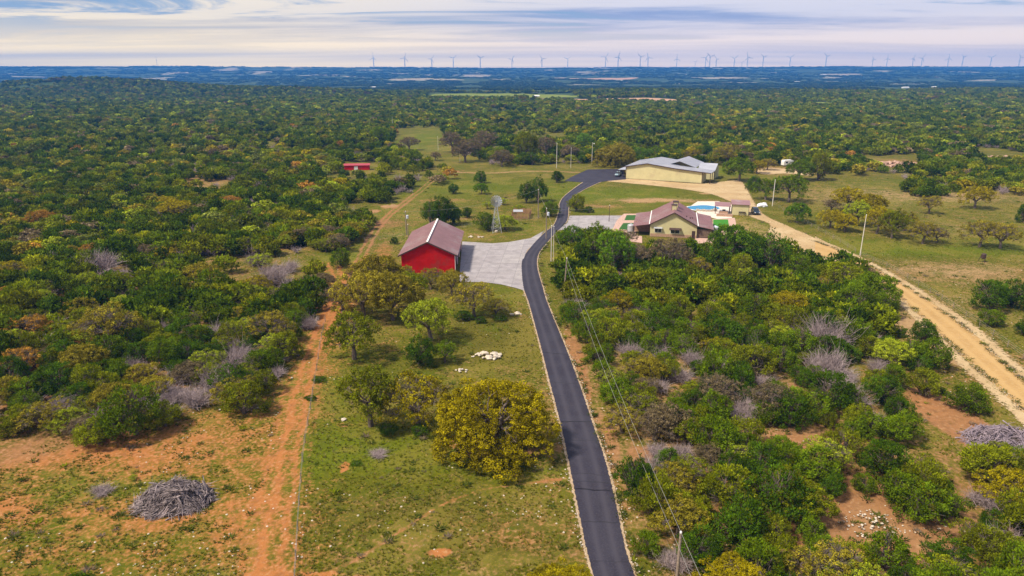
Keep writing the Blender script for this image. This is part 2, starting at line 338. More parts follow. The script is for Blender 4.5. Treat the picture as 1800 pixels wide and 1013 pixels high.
def ground_mat():
    m = bpy.data.materials.new('ground'); m.use_nodes = True; nt = m.node_tree; b = nt.nodes['Principled BSDF']; b.inputs['Roughness'].default_value = 0.95; b.inputs['Specular IOR Level'].default_value = 0.1
    a = N(nt, 'ShaderNodeAttribute', attribute_name='cover'); s = N(nt, 'ShaderNodeSeparateColor'); L(nt, a.outputs['Color'], s.inputs[0])
    f = N(nt, 'ShaderNodeAttribute', attribute_name='farc'); fs = N(nt, 'ShaderNodeSeparateColor'); L(nt, f.outputs['Color'], fs.inputs[0])
    g = N(nt, 'ShaderNodeNewGeometry')
    def noise(sc, det=6, ro=.6, dist=0):
        n = N(nt, 'ShaderNodeTexNoise', inp={'Scale': sc, 'Detail': det, 'Roughness': ro, 'Distortion': dist}); L(nt, g.outputs['Position'], n.inputs[0]); return n.outputs[0]
    nA, nB, nC, nD, nE, nF = noise(.35, 9, .68, .4), noise(2.2, 6, .65), noise(.9, 6, .6), noise(.11, 5, .6), noise(.07, 7, .68, .6), noise(6.5, 4, .6)
    d = math_(nt, 'ADD', s.outputs[0], math_(nt, 'MULTIPLY', math_(nt, 'SUBTRACT', nA, .5), 1.5))
    d = math_(nt, 'ADD', d, math_(nt, 'MULTIPLY', math_(nt, 'SUBTRACT', nB, .5), 1.7))
    dirt = sstep(nt, d, .26, .92)
    # grasses
    lush = math_(nt, 'ADD', s.outputs[2], math_(nt, 'MULTIPLY', math_(nt, 'SUBTRACT', nC, .5), 1.1))
    g1 = mixc(nt, sstep(nt, lush, 0, .45), (.23, .165, .045), (.215, .185, .016))
    g2 = mixc(nt, sstep(nt, lush, .45, 1.0), g1, (.22, .235, .010))
    g3 = mixc(nt, sstep(nt, nB, .42, .68), mixc(nt, .5, g2, (.06, .07, .015)), g2)
    g4 = mixc(nt, math_(nt, 'MULTIPLY', sstep(nt, nA, .55, .72), .5), g3, (.27, .215, .09))
    g4 = mixc(nt, math_(nt, 'MULTIPLY', sstep(nt, nE, .48, .60), .5), g4, (.34, .24, .085)); g4 = mixc(nt, math_(nt, 'MULTIPLY', sstep(nt, nE, .45, .36), .7), g4, (.13, .14, .012)); g4 = mixc(nt, math_(nt, 'MULTIPLY', sstep(nt, nF, .5, .7), .5), g4, (.075, .07, .02))
    # soils
    red = math_(nt, 'ADD', s.outputs[1], math_(nt, 'MULTIPLY', math_(nt, 'SUBTRACT', nD, .5), .6))
    s1 = mixc(nt, sstep(nt, red, -.1, .35), (.45, .32, .18), (.37, .20, .10))
    s2 = mixc(nt, sstep(nt, red, .35, .95), s1, (.47, .205, .075))
    s3 = mixc(nt, math_(nt, 'MULTIPLY', sstep(nt, nB, .5, .7), .45), s2, (.62, .45, .28))
    s4 = mixc(nt, math_(nt, 'MULTIPLY', sstep(nt, nC, .55, .3), .4), s3, (.14, .085, .04))
    g4 = mixc(nt, 1.0, g4, (.58, .66, .32), 'MULTIPLY'); s4 = mixc(nt, 1.0, s4, (.74, .66, .56), 'MULTIPLY'); c = mixc(nt, dirt, g4, s4)
    # far country
    fn1, fn2 = noise(.012, 8, .7), noise(.05, 5, .7)
    w1 = mixc(nt, sstep(nt, fn1, .38, .62), (.03, .055, .014), (.07, .09, .02))
    w2 = mixc(nt, sstep(nt, fn2, .52, .72), w1, (.012, .022, .008))
    w2 = mixc(nt, math_(nt, 'MULTIPLY', sstep(nt, math_(nt, 'ADD', fs.outputs[0], math_(nt, 'MULTIPLY', math_(nt, 'SUBTRACT', fn2, .5), 2.2)), .40, .75), .8), w2, (.42, .34, .24))
    w2 = mixc(nt, sstep(nt, fs.outputs[1], .3, .7), w2, (.46, .27, .17))
    w2 = mixc(nt, sstep(nt, fs.outputs[2], .3, .7), w2, (.17, .20, .025))
    fa = a.outputs['Alpha']
    c = mixc(nt, fa, c, w2)
    L(nt, c, b.inputs['Base Color'])
    bp = N(nt, 'ShaderNodeBump', inp={'Strength': .7, 'Distance': .12})
    L(nt, math_(nt, 'ADD', nB, nC), bp.inputs['Height']); L(nt, bp.outputs[0], b.inputs['Normal'])
    return m
me = np_mesh('ground', np.stack([fx, fy, gz.ravel()], -1), quads, [ground_mat()], attrs=attrs)
me.shade_smooth()
ground = bpy.data.objects.new('ground', me); C.objects.link(ground); ground['kind'] = 'structure'

# ------------------------------------------------------------------ roads and pads
def sheet_mat(name, cols, sc=(.5, 3), bump=.02, rough=.9, edge=True, edge_lo=.25, lines=None, yscale=1):
    """flat surface whose ragged rim is cut by noise on the attribute 'edge' (0 at the rim, 1 a little inside)"""
    m = bpy.data.materials.new(name); m.use_nodes = True; nt = m.node_tree; b = nt.nodes['Principled BSDF']
    g = N(nt, 'ShaderNodeNewGeometry')
    def noise(s, det=6, ro=.6):
        n = N(nt, 'ShaderNodeTexNoise', inp={'Scale': s, 'Detail': det, 'Roughness': ro}); L(nt, g.outputs['Position'], n.inputs[0]); return n.outputs[0]
    a, c = noise(sc[0], 8, .65), noise(sc[1], 6, .65)
    col = mixc(nt, sstep(nt, a, .35, .65), cols[0], cols[1]); col = mixc(nt, math_(nt, 'MULTIPLY', sstep(nt, c, .45, .75), .6), col, cols[2])
    if len(cols) > 3:
        e = N(nt, 'ShaderNodeAttribute', attribute_name='along'); col = mixc(nt, math_(nt, 'MULTIPLY', e.outputs['Fac'], .75), col, cols[3])
    L(nt, col, b.inputs['Base Color']); b.inputs['Roughness'].default_value = rough; b.inputs['Specular IOR Level'].default_value = .25
    bp = N(nt, 'ShaderNodeBump', inp={'Strength': .6, 'Distance': bump}); L(nt, c, bp.inputs['Height']); L(nt, bp.outputs[0], b.inputs['Normal'])
    if edge:
        e = N(nt, 'ShaderNodeAttribute', attribute_name='edge'); n = noise(1.6, 5, .7)
        k = math_(nt, 'ADD', e.outputs['Fac'], math_(nt, 'MULTIPLY', math_(nt, 'SUBTRACT', n, .5), 1.5))
        al = sstep(nt, k, edge_lo, edge_lo + .14); L(nt, al, b.inputs['Alpha'])
    return m
def ribbon(left, right, z, n=8, k=6, rim=.22, grow=0.0):
    """surface between two edge lines given in photo pixels; resampled smooth; returns verts, faces, edge, along"""
    l = np.array(smooth_line(left, k)); r = np.array(smooth_line(right, k))
    def res(p, m):
        s = np.concatenate([[0], np.cumsum(np.hypot(*np.diff(p, axis=0).T))]); t = np.linspace(0, s[-1], m)
        return np.stack([np.interp(t, s, p[:, 0]), np.interp(t, s, p[:, 1])], -1)
    L_ = max(np.hypot(*np.diff(l, axis=0).T).sum(), 5); m = int(min(220, max(20, L_ / 1.2)))
    l, r = res(l, m), res(r, m)
    t = np.linspace(-grow, 1 + grow, n + 1)[None, :, None]
    P = l[:, None] * (1 - t) + r[:, None] * t
    tt = np.linspace(0, 1, n + 1); ed = np.clip(np.minimum(tt, 1 - tt) / rim, 0, 1)
    V = np.concatenate([P, np.full(P.shape[:2] + (1,), z)], -1).reshape(-1, 3)
    i = np.arange(m * (n + 1)).reshape(m, n + 1)
    F = np.stack([i[:-1, :-1], i[:-1, 1:], i[1:, 1:], i[1:, :-1]], -1).reshape(-1, 4)
    al = np.exp(-((tt - .3) / .08) ** 2) + np.exp(-((tt - .7) / .08) ** 2)
    return V, F, np.tile(ed, m), np.tile(np.clip(al, 0, 1), m)
DL = WP([(1080, 1130), (1052, 1050), (1031, 975), (1013, 888), (997, 807), (983, 742), (965, 672), (949, 608), (929, 534), (919, 504), (916, 467), (921, 450), (938, 428), (958, 408), (974, 394), (982, 370), (984, 356), (994, 343), (1022, 322.5), (1040, 314)])
DR = WP([(1178, 1130), (1133, 1050), (1101, 975), (1083, 892), (1063, 810), (1040, 742), (1018, 676), (994, 612), (962, 534), (953, 504), (944, 470), (946, 447), (961, 427), (976, 410), (996, 389), (999, 366), (1003, 352), (1022, 336), (1060, 318.5), (1085, 312)])
_AC = [(.022, .019, .032), (.034, .031, .046), (.07, .063, .08), (.054, .049, .066)]
M_ASPH = sheet_mat('fresh_asphalt', _AC, (.25, 5), .012, .72, edge=False); M_DRIVE = sheet_mat('driveway_asphalt', _AC, (.25, 5), .012, .72, edge_lo=.22)
M_SHOULDER = sheet_mat('limestone_shoulder', [(.28, .19, .11), (.40, .30, .20), (.60, .49, .36)], (.9, 7), .03, .95, edge_lo=.3)
M_CALICHE = sheet_mat('caliche', [(.35, .21, .075), (.42, .26, .10), (.48, .34, .17), (.46, .30, .125)], (.2, 1.5), .02, .95, edge_lo=.2)
M_SAND = sheet_mat('pale_sand', [(.38, .26, .13), (.47, .35, .20), (.30, .19, .085)], (.08, .5), .02, .95, edge_lo=.2)
def surface(name, V, F, ed, al, m, label=None):
    me = np_mesh(name, V, F, [m], attrs={'edge': ('POINT', 'FLOAT', ed), 'along': ('POINT', 'FLOAT', al)})
    o = bpy.data.objects.new(name, me); C.objects.link(o); o['kind'] = 'structure'
    if label: o['label'] = label
    return o
V, F, ed, al = ribbon(DL, DR, .006, 12, grow=.11, rim=.12); surface('gravel_shoulder', V, F, ed, al, M_SHOULDER, 'pale crushed limestone strip along both edges of the driveway')
V, F, ed, al = ribbon(DL, DR, .020, 30, rim=.07, grow=.012); surface('driveway', V, F, ed, al, M_DRIVE, 'narrow black asphalt driveway winding up to the metal building')
M_SEAM = mat('bitumen_seam', (.018, .017, .022), .6)
sm_mb = MB(); rgs = np.random.default_rng(3)
_l, _r = np.array(smooth_line(DL, 6)), np.array(smooth_line(DR, 6))
for t_ in rgs.uniform(0, .62, 26):
    i_ = int(t_ * len(_l)); j_ = int(t_ * len(_r)); a_, b_ = _l[i_], _r[min(j_, len(_r) - 1)]; q_ = [a_ + (b_ - a_) * (.04 + .92 * f_ / 6) + np.array([0, rgs.uniform(-.12, .12)]) for f_ in range(7)]; w_ = rgs.uniform(.03, .07)
    for f_ in range(6): sm_mb.add([(*(q_[f_] - (0, w_)), .025), (*(q_[f_ + 1] - (0, w_)), .025), (*(q_[f_ + 1] + (0, w_)), .025), (*(q_[f_] + (0, w_)), .025)], [(0, 1, 2, 3)])
drive_ = bpy.data.objects['driveway']; tag(sm_mb.build('seams', M_SEAM, drive_), kind='stuff')
def poly_sheet(name, px, z, m, label=None, res=None, rim=2.0):
    pts = px if res == 'world' else WP(px)
    P = np.array(smooth_line(pts + [pts[0]], 3)); x0, y0 = P.min(0); x1, y1 = P.max(0)
    s = max((x1 - x0), (y1 - y0)) / 110
    X, Y = np.meshgrid(np.arange(x0 - s, x1 + 2 * s, s), np.arange(y0 - s, y1 + 2 * s, s)); ins = in_poly(X, Y, P.tolist()); dd = dist_line(X, Y, P.tolist())
    e = np.where(ins, .35 + .65 * np.clip(dd / rim, 0, 1), .35 - dd / (s * 1.8) * .9)
    i = np.arange(X.size).reshape(X.shape); F = np.stack([i[:-1, :-1], i[:-1, 1:], i[1:, 1:], i[1:, :-1]], -1).reshape(-1, 4)
    keep = (e.ravel()[F] > -.9).all(1); F = F[keep]
    return surface(name, np.stack([X.ravel(), Y.ravel(), np.full(X.size, z)], -1), F, np.clip(e.ravel(), -1, 1), np.zeros(X.size), m, label)
def flat_poly(name, px, z, m, label=None, kind='structure', parent=None, world=False, th=.03):
    o = MB().prism(px if world else WP(px), z - th, z).build(name, m, parent)
    if kind and parent is None: o['kind'] = kind
    if label: o['label'] = label
    return o
flat_poly('parking_apron', [(992, 318.5), (1005, 311), (1033, 298.5), (1093, 297.5), (1100, 316), (1070, 318.5), (1050, 321), (1024, 321)], .028, M_ASPH, 'black asphalt parking apron left of the big metal building')
poly_sheet('sand_yard', [(1066, 319), (1100, 315), (1160, 319), (1235, 324), (1290, 318), (1306, 324), (1318, 345), (1338, 376), (1382, 398), (1440, 424), (1490, 448), (1487, 459), (1440, 455), (1378, 447), (1330, 432), (1350, 410), (1352, 394), (1318, 381), (1300, 362), (1276, 352), (1250, 342), (1200, 333), (1130, 325)], .010, M_SAND, 'pale sand yard round the metal building and the house')
CL = WP([(1432, 452), (1485, 461), (1530, 490), (1589, 534), (1646, 588), (1703, 642), (1770, 702), (1850, 780), (1960, 880)])
CR = WP([(1432, 424), (1490, 447), (1552, 480), (1619, 521), (1703, 581), (1770, 642), (1830, 692), (1960, 800), (2100, 900)])
V, F, ed, al = ribbon(CL, CR, .016, 12, rim=.1); surface('dirt_road', V, F, ed, al, M_CALICHE, 'wide tan caliche road running down to the right')
V, F, ed, al = ribbon(CL, CR, .005, 14, rim=.3, grow=.42); surface('road_verge', V, F, ed, al, M_SAND, 'scraped sandy verge either side of the caliche road')
poly_sheet('sand_track', [(1400, 300), (1350, 296), (1330, 302), (1345, 308), (1380, 306), (1425, 310), (1425, 304)], .007, M_SAND, 'pale track leading off behind the metal building')

def clip_cell(poly, x0, x1, y0, y1):
    for ax, s, lim in ((0, 1, x0), (0, -1, x1), (1, 1, y0), (1, -1, y1)):
        out = []
        for i in range(len(poly)):
            a, b = poly[i - 1], poly[i]; ia, ib = s * (a[ax] - lim) >= 0, s * (b[ax] - lim) >= 0
            if ia != ib:
                t = (lim - a[ax]) / (b[ax] - a[ax]); out.append((a[0] + t * (b[0] - a[0]), a[1] + t * (b[1] - a[1])))
            if ib: out.append(b)
        poly = out
        if len(poly) < 3: return None
    return poly
def area(p): return abs(sum(p[i - 1][0] * p[i][1] - p[i][0] * p[i - 1][1] for i in range(len(p)))) / 2
M_CONC = [mat('concrete_%s' % n, c, .9, scale=.5, var=.16, wear=w, wear_lo=.55, bump=.01, det=9) for n, c, w in (('a', (.30, .275, .285), (.24, .22, .225)), ('b', (.315, .29, .295), (.26, .235, .24)), ('c', (.285, .26, .27), (.34, .315, .32)))]
M_JOINT = mat('joint_fill', (.20, .185, .19), .95)
def slabs(name, px, z, cell, rot, label, mats=M_CONC):
    P = WP(px); c, s = math.cos(rot), math.sin(rot); Q = [(x * c + y * s, -x * s + y * c) for x, y in P]
    base = flat_poly(name, P, z - .012, M_JOINT, label, world=True)
    xs_ = [q[0] for q in Q]; ys_ = [q[1] for q in Q]
    x = min(xs_)
    while x < max(xs_):
        y = min(ys_)
        while y < max(ys_):
            q = clip_cell(Q, x + .04, x + cell - .04, y + .04, y + cell - .04)
            if q and area(q) > .6:
                MB().prism([(a * c - b * s, a * s + b * c) for a, b in q], z - .02, z + random.uniform(-.003, .003)).build('slab', random.choice(mats), base)
            y += cell
        x += cell
    return base
slabs('concrete_pad', [(812, 424.5), (864, 428), (892, 426), (932, 419), (956, 406), (944, 424), (926, 440), (917, 462), (919, 500), (922, 511), (905, 506), (880, 500), (850, 496), (806, 495)], .018, 4.3, R(-5), 'broad grey concrete pad beside the red barn')
slabs('house_pad', [(1001, 379.5), (1096, 379.5), (1088, 396), (1094, 414), (1078, 424), (1030, 420), (990, 405), (980, 404), (997, 392)], .016, 5.5, R(-8), 'pale concrete parking pad left of the house')

# ------------------------------------------------------------------ leaves, crowns, trunks (numpy)
def leaf_quads(cen, rad, n, size, rg, up=.25, flat=1.0, point=False, jit=.55):
    """leaf-sized faces gathered in clumps round cen; each face looks outwards from its clump"""
    K = len(cen); d = rg.normal(size=(K, n, 3)); d /= np.linalg.norm(d, axis=2, keepdims=True)
    rr = rg.uniform(.35, 1, (K, n, 1)) ** .6
    p = cen[:, None] + d * rr * rad[:, None, None] * np.array([1, 1, flat])
    nn = d + rg.normal(size=(K, n, 3)) * jit + np.array([0, 0, up]); nn /= np.linalg.norm(nn, axis=2, keepdims=True)
    t = np.cross(nn, rg.normal(size=(K, n, 3))); t /= np.linalg.norm(t, axis=2, keepdims=True) + 1e-9; b = np.cross(nn, t)
    s = size * rg.uniform(.6, 1.35, (K, n, 1)) * (rad[:, None, None] / rad.mean()) ** .3
    if point:      # upright pointed sprays
        t2 = d + np.array([0, 0, .9]) + rg.normal(size=(K, n, 3)) * .5; t2 /= np.linalg.norm(t2, axis=2, keepdims=True)
        b = np.cross(nn, t2); b /= np.linalg.norm(b, axis=2, keepdims=True) + 1e-9; t = t2
        q = np.stack([p - t * s * .9, p + b * s * .55, p + t * s * 1.5, p - b * s * .55], 2)
    else: q = np.stack([p - t * s, p - b * s * .75, p + t * s, p + b * s * .75], 2)
    tn_ = .55 + 1.0 * fbm(cen[:, 0] / 1.3 + 7, cen[:, 1] / 1.3 + cen[:, 2] * .8, 2, 12)
    tone = np.repeat(rg.uniform(.55, 1.35, (K, 1)) * tn_[:, None], n, 1) * rg.uniform(.8, 1.2, (K, n))
    warm = np.repeat((rg.random((K, 1)) < .10) * rg.uniform(.15, .5, (K, 1)), n, 1)
    return q.reshape(-1, 3), tone.ravel(), warm.ravel()
def crown_mesh(name, cen, rad, n, size, rg, m, **kw):
    q, tone, warm = leaf_quads(cen, rad, n, size, rg, **kw)
    q[:, 2] = np.maximum(q[:, 2], .02)
    F = np.arange(len(q)).reshape(-1, 4)
    return np_mesh(name, q, F, [m], attrs={'tone': ('FACE', 'FLOAT', tone), 'warm': ('FACE', 'FLOAT', warm)})
def shell(lobes, per, rg, low=-.55):
    """clump centres on the outside of a union of lobes (cx,cy,cz,rx,rz)"""
    out = []
    L_ = np.array(lobes)
    for lb in L_:
        k = int(per * (lb[3] / L_[:, 3].mean()) ** 2); d = rg.normal(size=(k, 3)); d /= np.linalg.norm(d, axis=1, keepdims=True)
        d = d[d[:, 2] > low]; p = lb[:3] + d * np.array([lb[3], lb[3], lb[4]]) * rg.uniform(.82, 1.08, (len(d), 1)); out.append(p)
    P = np.concatenate(out); keep = np.ones(len(P), bool)
    for lb in L_:
        e = (((P - lb[:3]) / np.array([lb[3], lb[3], lb[4]])) ** 2).sum(1); keep &= e > .45
    return P[keep]
def limb(mb, a, b, r0, r1, rg, k=4, sag=.12, n=5):
    a, b = np.array(a, float), np.array(b, float); Ln = np.linalg.norm(b - a); pts = []
    off = rg.normal(size=(k + 1, 3)) * sag * Ln * .35; off[0] = 0; off[-1] = 0
    for i in range(k + 1):
        t = i / k; p = a + (b - a) * t + off[i]; p[2] += math.sin(t * math.pi) * Ln * .08; pts.append(tuple(p))
    mb.tube(pts, list(np.linspace(r0, r1, k + 1)), n); return pts
def juniper(seed, lod=0):
    rg = np.random.default_rng(seed); lobes = [(0, 0, 2.3, 1.5, 1.55)]
    for i in range(int(rg.integers(8, 12))):
        a = rg.uniform(0, 2 * math.pi); r = rg.uniform(.8, 1.75); z = rg.uniform(.9, 2.9) * (1.1 - .2 * r / 1.7)
        s = rg.uniform(.65, 1.1); lobes.append((r * math.cos(a), r * math.sin(a), z, s, s * rg.uniform(.8, 1.15)))
    for i in range(5):
        a = rg.uniform(0, 2 * math.pi); r = rg.uniform(.2, 1.9); lobes.append((r * math.cos(a), r * math.sin(a), rg.uniform(2.3, 3.9) - .5 * r, rg.uniform(.35, .55), rg.uniform(.5, .8)))
    per, n, sz, rad = ((27, 26, .088, .33), (16, 8, .24, .42), (7, 5, .46, .6))[lod]
    cen = shell(lobes, per, rg, -.7); cen = cen[(cen[:, 2] > .15) & (fbm(cen[:, 0] / .9 + seed, cen[:, 1] / .9 + cen[:, 2], 2, seed % 50) > .33)]
    me = crown_mesh('juniper_crown', cen, rg.uniform(.7, 1.3, len(cen)) * rad, n, sz, rg, M_LEAF if lod == 0 else M_LEAF_I, up=.3, point=True)
    if lod: return me, None
    tb = MB(); limb(tb, (0, 0, -.3), (.1, .05, 2.4), .2, .08, rg, n=6)
    for lb in lobes[1:]: limb(tb, (lb[0] * .08, lb[1] * .08, .25), (lb[0] * .95, lb[1] * .95, lb[2] + .2), .08, .025, rg)
    for i in range(75):
        lb = lobes[int(rg.integers(1, len(lobes)))]; d = rg.normal(size=3); d /= np.linalg.norm(d)
        tb.tube([(lb[0] * .5, lb[1] * .5, lb[2] * .7), tuple(np.array(lb[:3]) + d * lb[3] * rg.uniform(.95, 1.2))], [.03, .012], 3)
    return me, tb.mesh('juniper_trunk', M_BARK)
def oak(seed, lod=0, dense=1.0, skirt=False, twigs=90):
    """about 9 m across and 6.6 m high"""
    rg = np.random.default_rng(seed); lobes = []
    nl = int(15 * (1.25 if dense > 1 else 1)); trunk_h = rg.uniform(1.3, 2.0)
    for i in range(nl):
        a = i * 2.399 + rg.uniform(-.4, .4); t = (i + .5) / nl; r = 3.3 * math.sqrt(t) * rg.uniform(.85, 1.1)
        z = 4.9 - 2.3 * (r / 3.4) ** 2 * rg.uniform(.6, 1.2) + rg.uniform(-.3, .4); s = rg.uniform(.9, 1.5)
        lobes.append((r * math.cos(a), r * math.sin(a), z, s, s * .85))
        if i % 2 and r > 1.2: lobes.append((r * 1.02 * math.cos(a + .3), r * 1.02 * math.sin(a + .3), z - 1.2, s * .8, s * .75))
    if skirt:
        for i in range(15):
            a = i * 2 * math.pi / 15 + rg.uniform(-.15, .15); r = rg.uniform(2.2, 4.0)
            for z in (1.1, 2.4, 3.3): lobes.append((r * (1.05 - z * .05) * math.cos(a + z), r * (1.05 - z * .05) * math.sin(a + z), z + rg.uniform(-.3, .3), rg.uniform(.6, 1.35), rg.uniform(.7, 1.2)))
    per, n, sz, rad = ((34, 24, .095, .38), (12, 9, .30, .6), (6, 5, .6, .85))[lod]
    if skirt: n, sz, rad = 30, .062, .27
    cen = shell(lobes, int(per * dense * (1.25 if skirt else 1)), rg, -.5 if not skirt else -.6); cen = cen[(cen[:, 2] > (.3 if skirt else 1.25)) & (fbm(cen[:, 0] / 1.1 + seed, cen[:, 1] / 1.1 + cen[:, 2], 2, seed % 50) > (.35 if skirt else .30))]
    me = crown_mesh('oak_crown', cen, rg.uniform(.65, 1.3, len(cen)) * rad, n, sz, rg, M_LEAF if lod == 0 else M_LEAF_I, up=.3, flat=.75)
    if lod: return me, None
    tb = MB(); top = (rg.uniform(-.3, .3), rg.uniform(-.3, .3), trunk_h)
    limb(tb, (0, 0, -.3), top, .34, .26, rg, n=7, sag=.05)
    nl = len(lobes) if not skirt else nl; order = sorted(lobes[:nl], key=lambda l: math.atan2(l[1], l[0]))
    for k in range(6):
        grp = order[k::6] if False else order[int(k * nl / 6):int((k + 1) * nl / 6)]
        c = np.mean([g[:3] for g in grp], 0); m_ = np.array(top) * .5 + c * .5 + np.array([0, 0, .1])
        limb(tb, top, m_, .19, .12, rg)
        for g_ in grp:
            limb(tb, m_, g_[:3], .10, .03, rg, sag=.2)
            for q in range(max(1, twigs // nl)):
                d = rg.normal(size=3); d[2] = abs(d[2]) * .6; d /= np.linalg.norm(d)
                tb.tube([tuple(np.array(g_[:3]) + d * .15), tuple(np.array(g_[:3]) + d * g_[3] * rg.uniform(.8, 1.15))], [.03, .009], 3)
    return me, tb.mesh('oak_trunk', M_BARK)
def twig_shrub(seed, m, w=2.0, h=1.9, n=340, lod=0):
    """leafless shrub: forking stems that fan out from the foot"""
    rg = np.random.default_rng(seed); tb = MB(); nstem = 16 if not lod else 9
    for i in range(nstem):
        a = rg.uniform(0, 2 * math.pi); out = rg.uniform(.25, 1) ** .7; tip = np.array([w * out * math.cos(a), w * out * math.sin(a), h * math.sqrt(max(.08, 1 - (out * .85) ** 2)) * rg.uniform(.75, 1)])
        pts = limb(tb, (rg.uniform(-.2, .2), rg.uniform(-.2, .2), -.1), tip, .038, .012, rg, n=4, sag=.25)
        for j in range(int(n / nstem / (3 if lod else 1))):
            t = rg.uniform(.3, 1); k = min(int(t * 4), 3); p = np.array(pts[k]) + (np.array(pts[k + 1]) - np.array(pts[k])) * (t * 4 - k)
            d = (tip - p) * .3 + rg.normal(size=3) * .45 * w / 2 + np.array([0, 0, .25]); q = p + d * rg.uniform(.6, 1.2)
            q2 = q + d * .5 + rg.normal(size=3) * .2
            tb.tube([tuple(p), tuple(q), tuple(q2)], [.018, .012, .007] if not lod else [.05, .035, .02], 3)
    tb.v = [(x, y, max(z, -.1)) for x, y, z in tb.v]
    return tb.mesh('dead_branches', m)

JUN = [juniper(100 + i) for i in range(7)]
OAK = [oak(200 + i, dense=1.0) for i in range(5)] + [oak(220 + i, dense=1.5, twigs=60) for i in range(2)]
SPARSE = [oak(240 + i, dense=.62, twigs=420) for i in range(4)]
SKIRT = [oak(260 + i, dense=1.75, skirt=True, twigs=60) for i in range(2)]
DEADM = [twig_shrub(300 + i, M_DEAD, n=900) for i in range(5)]

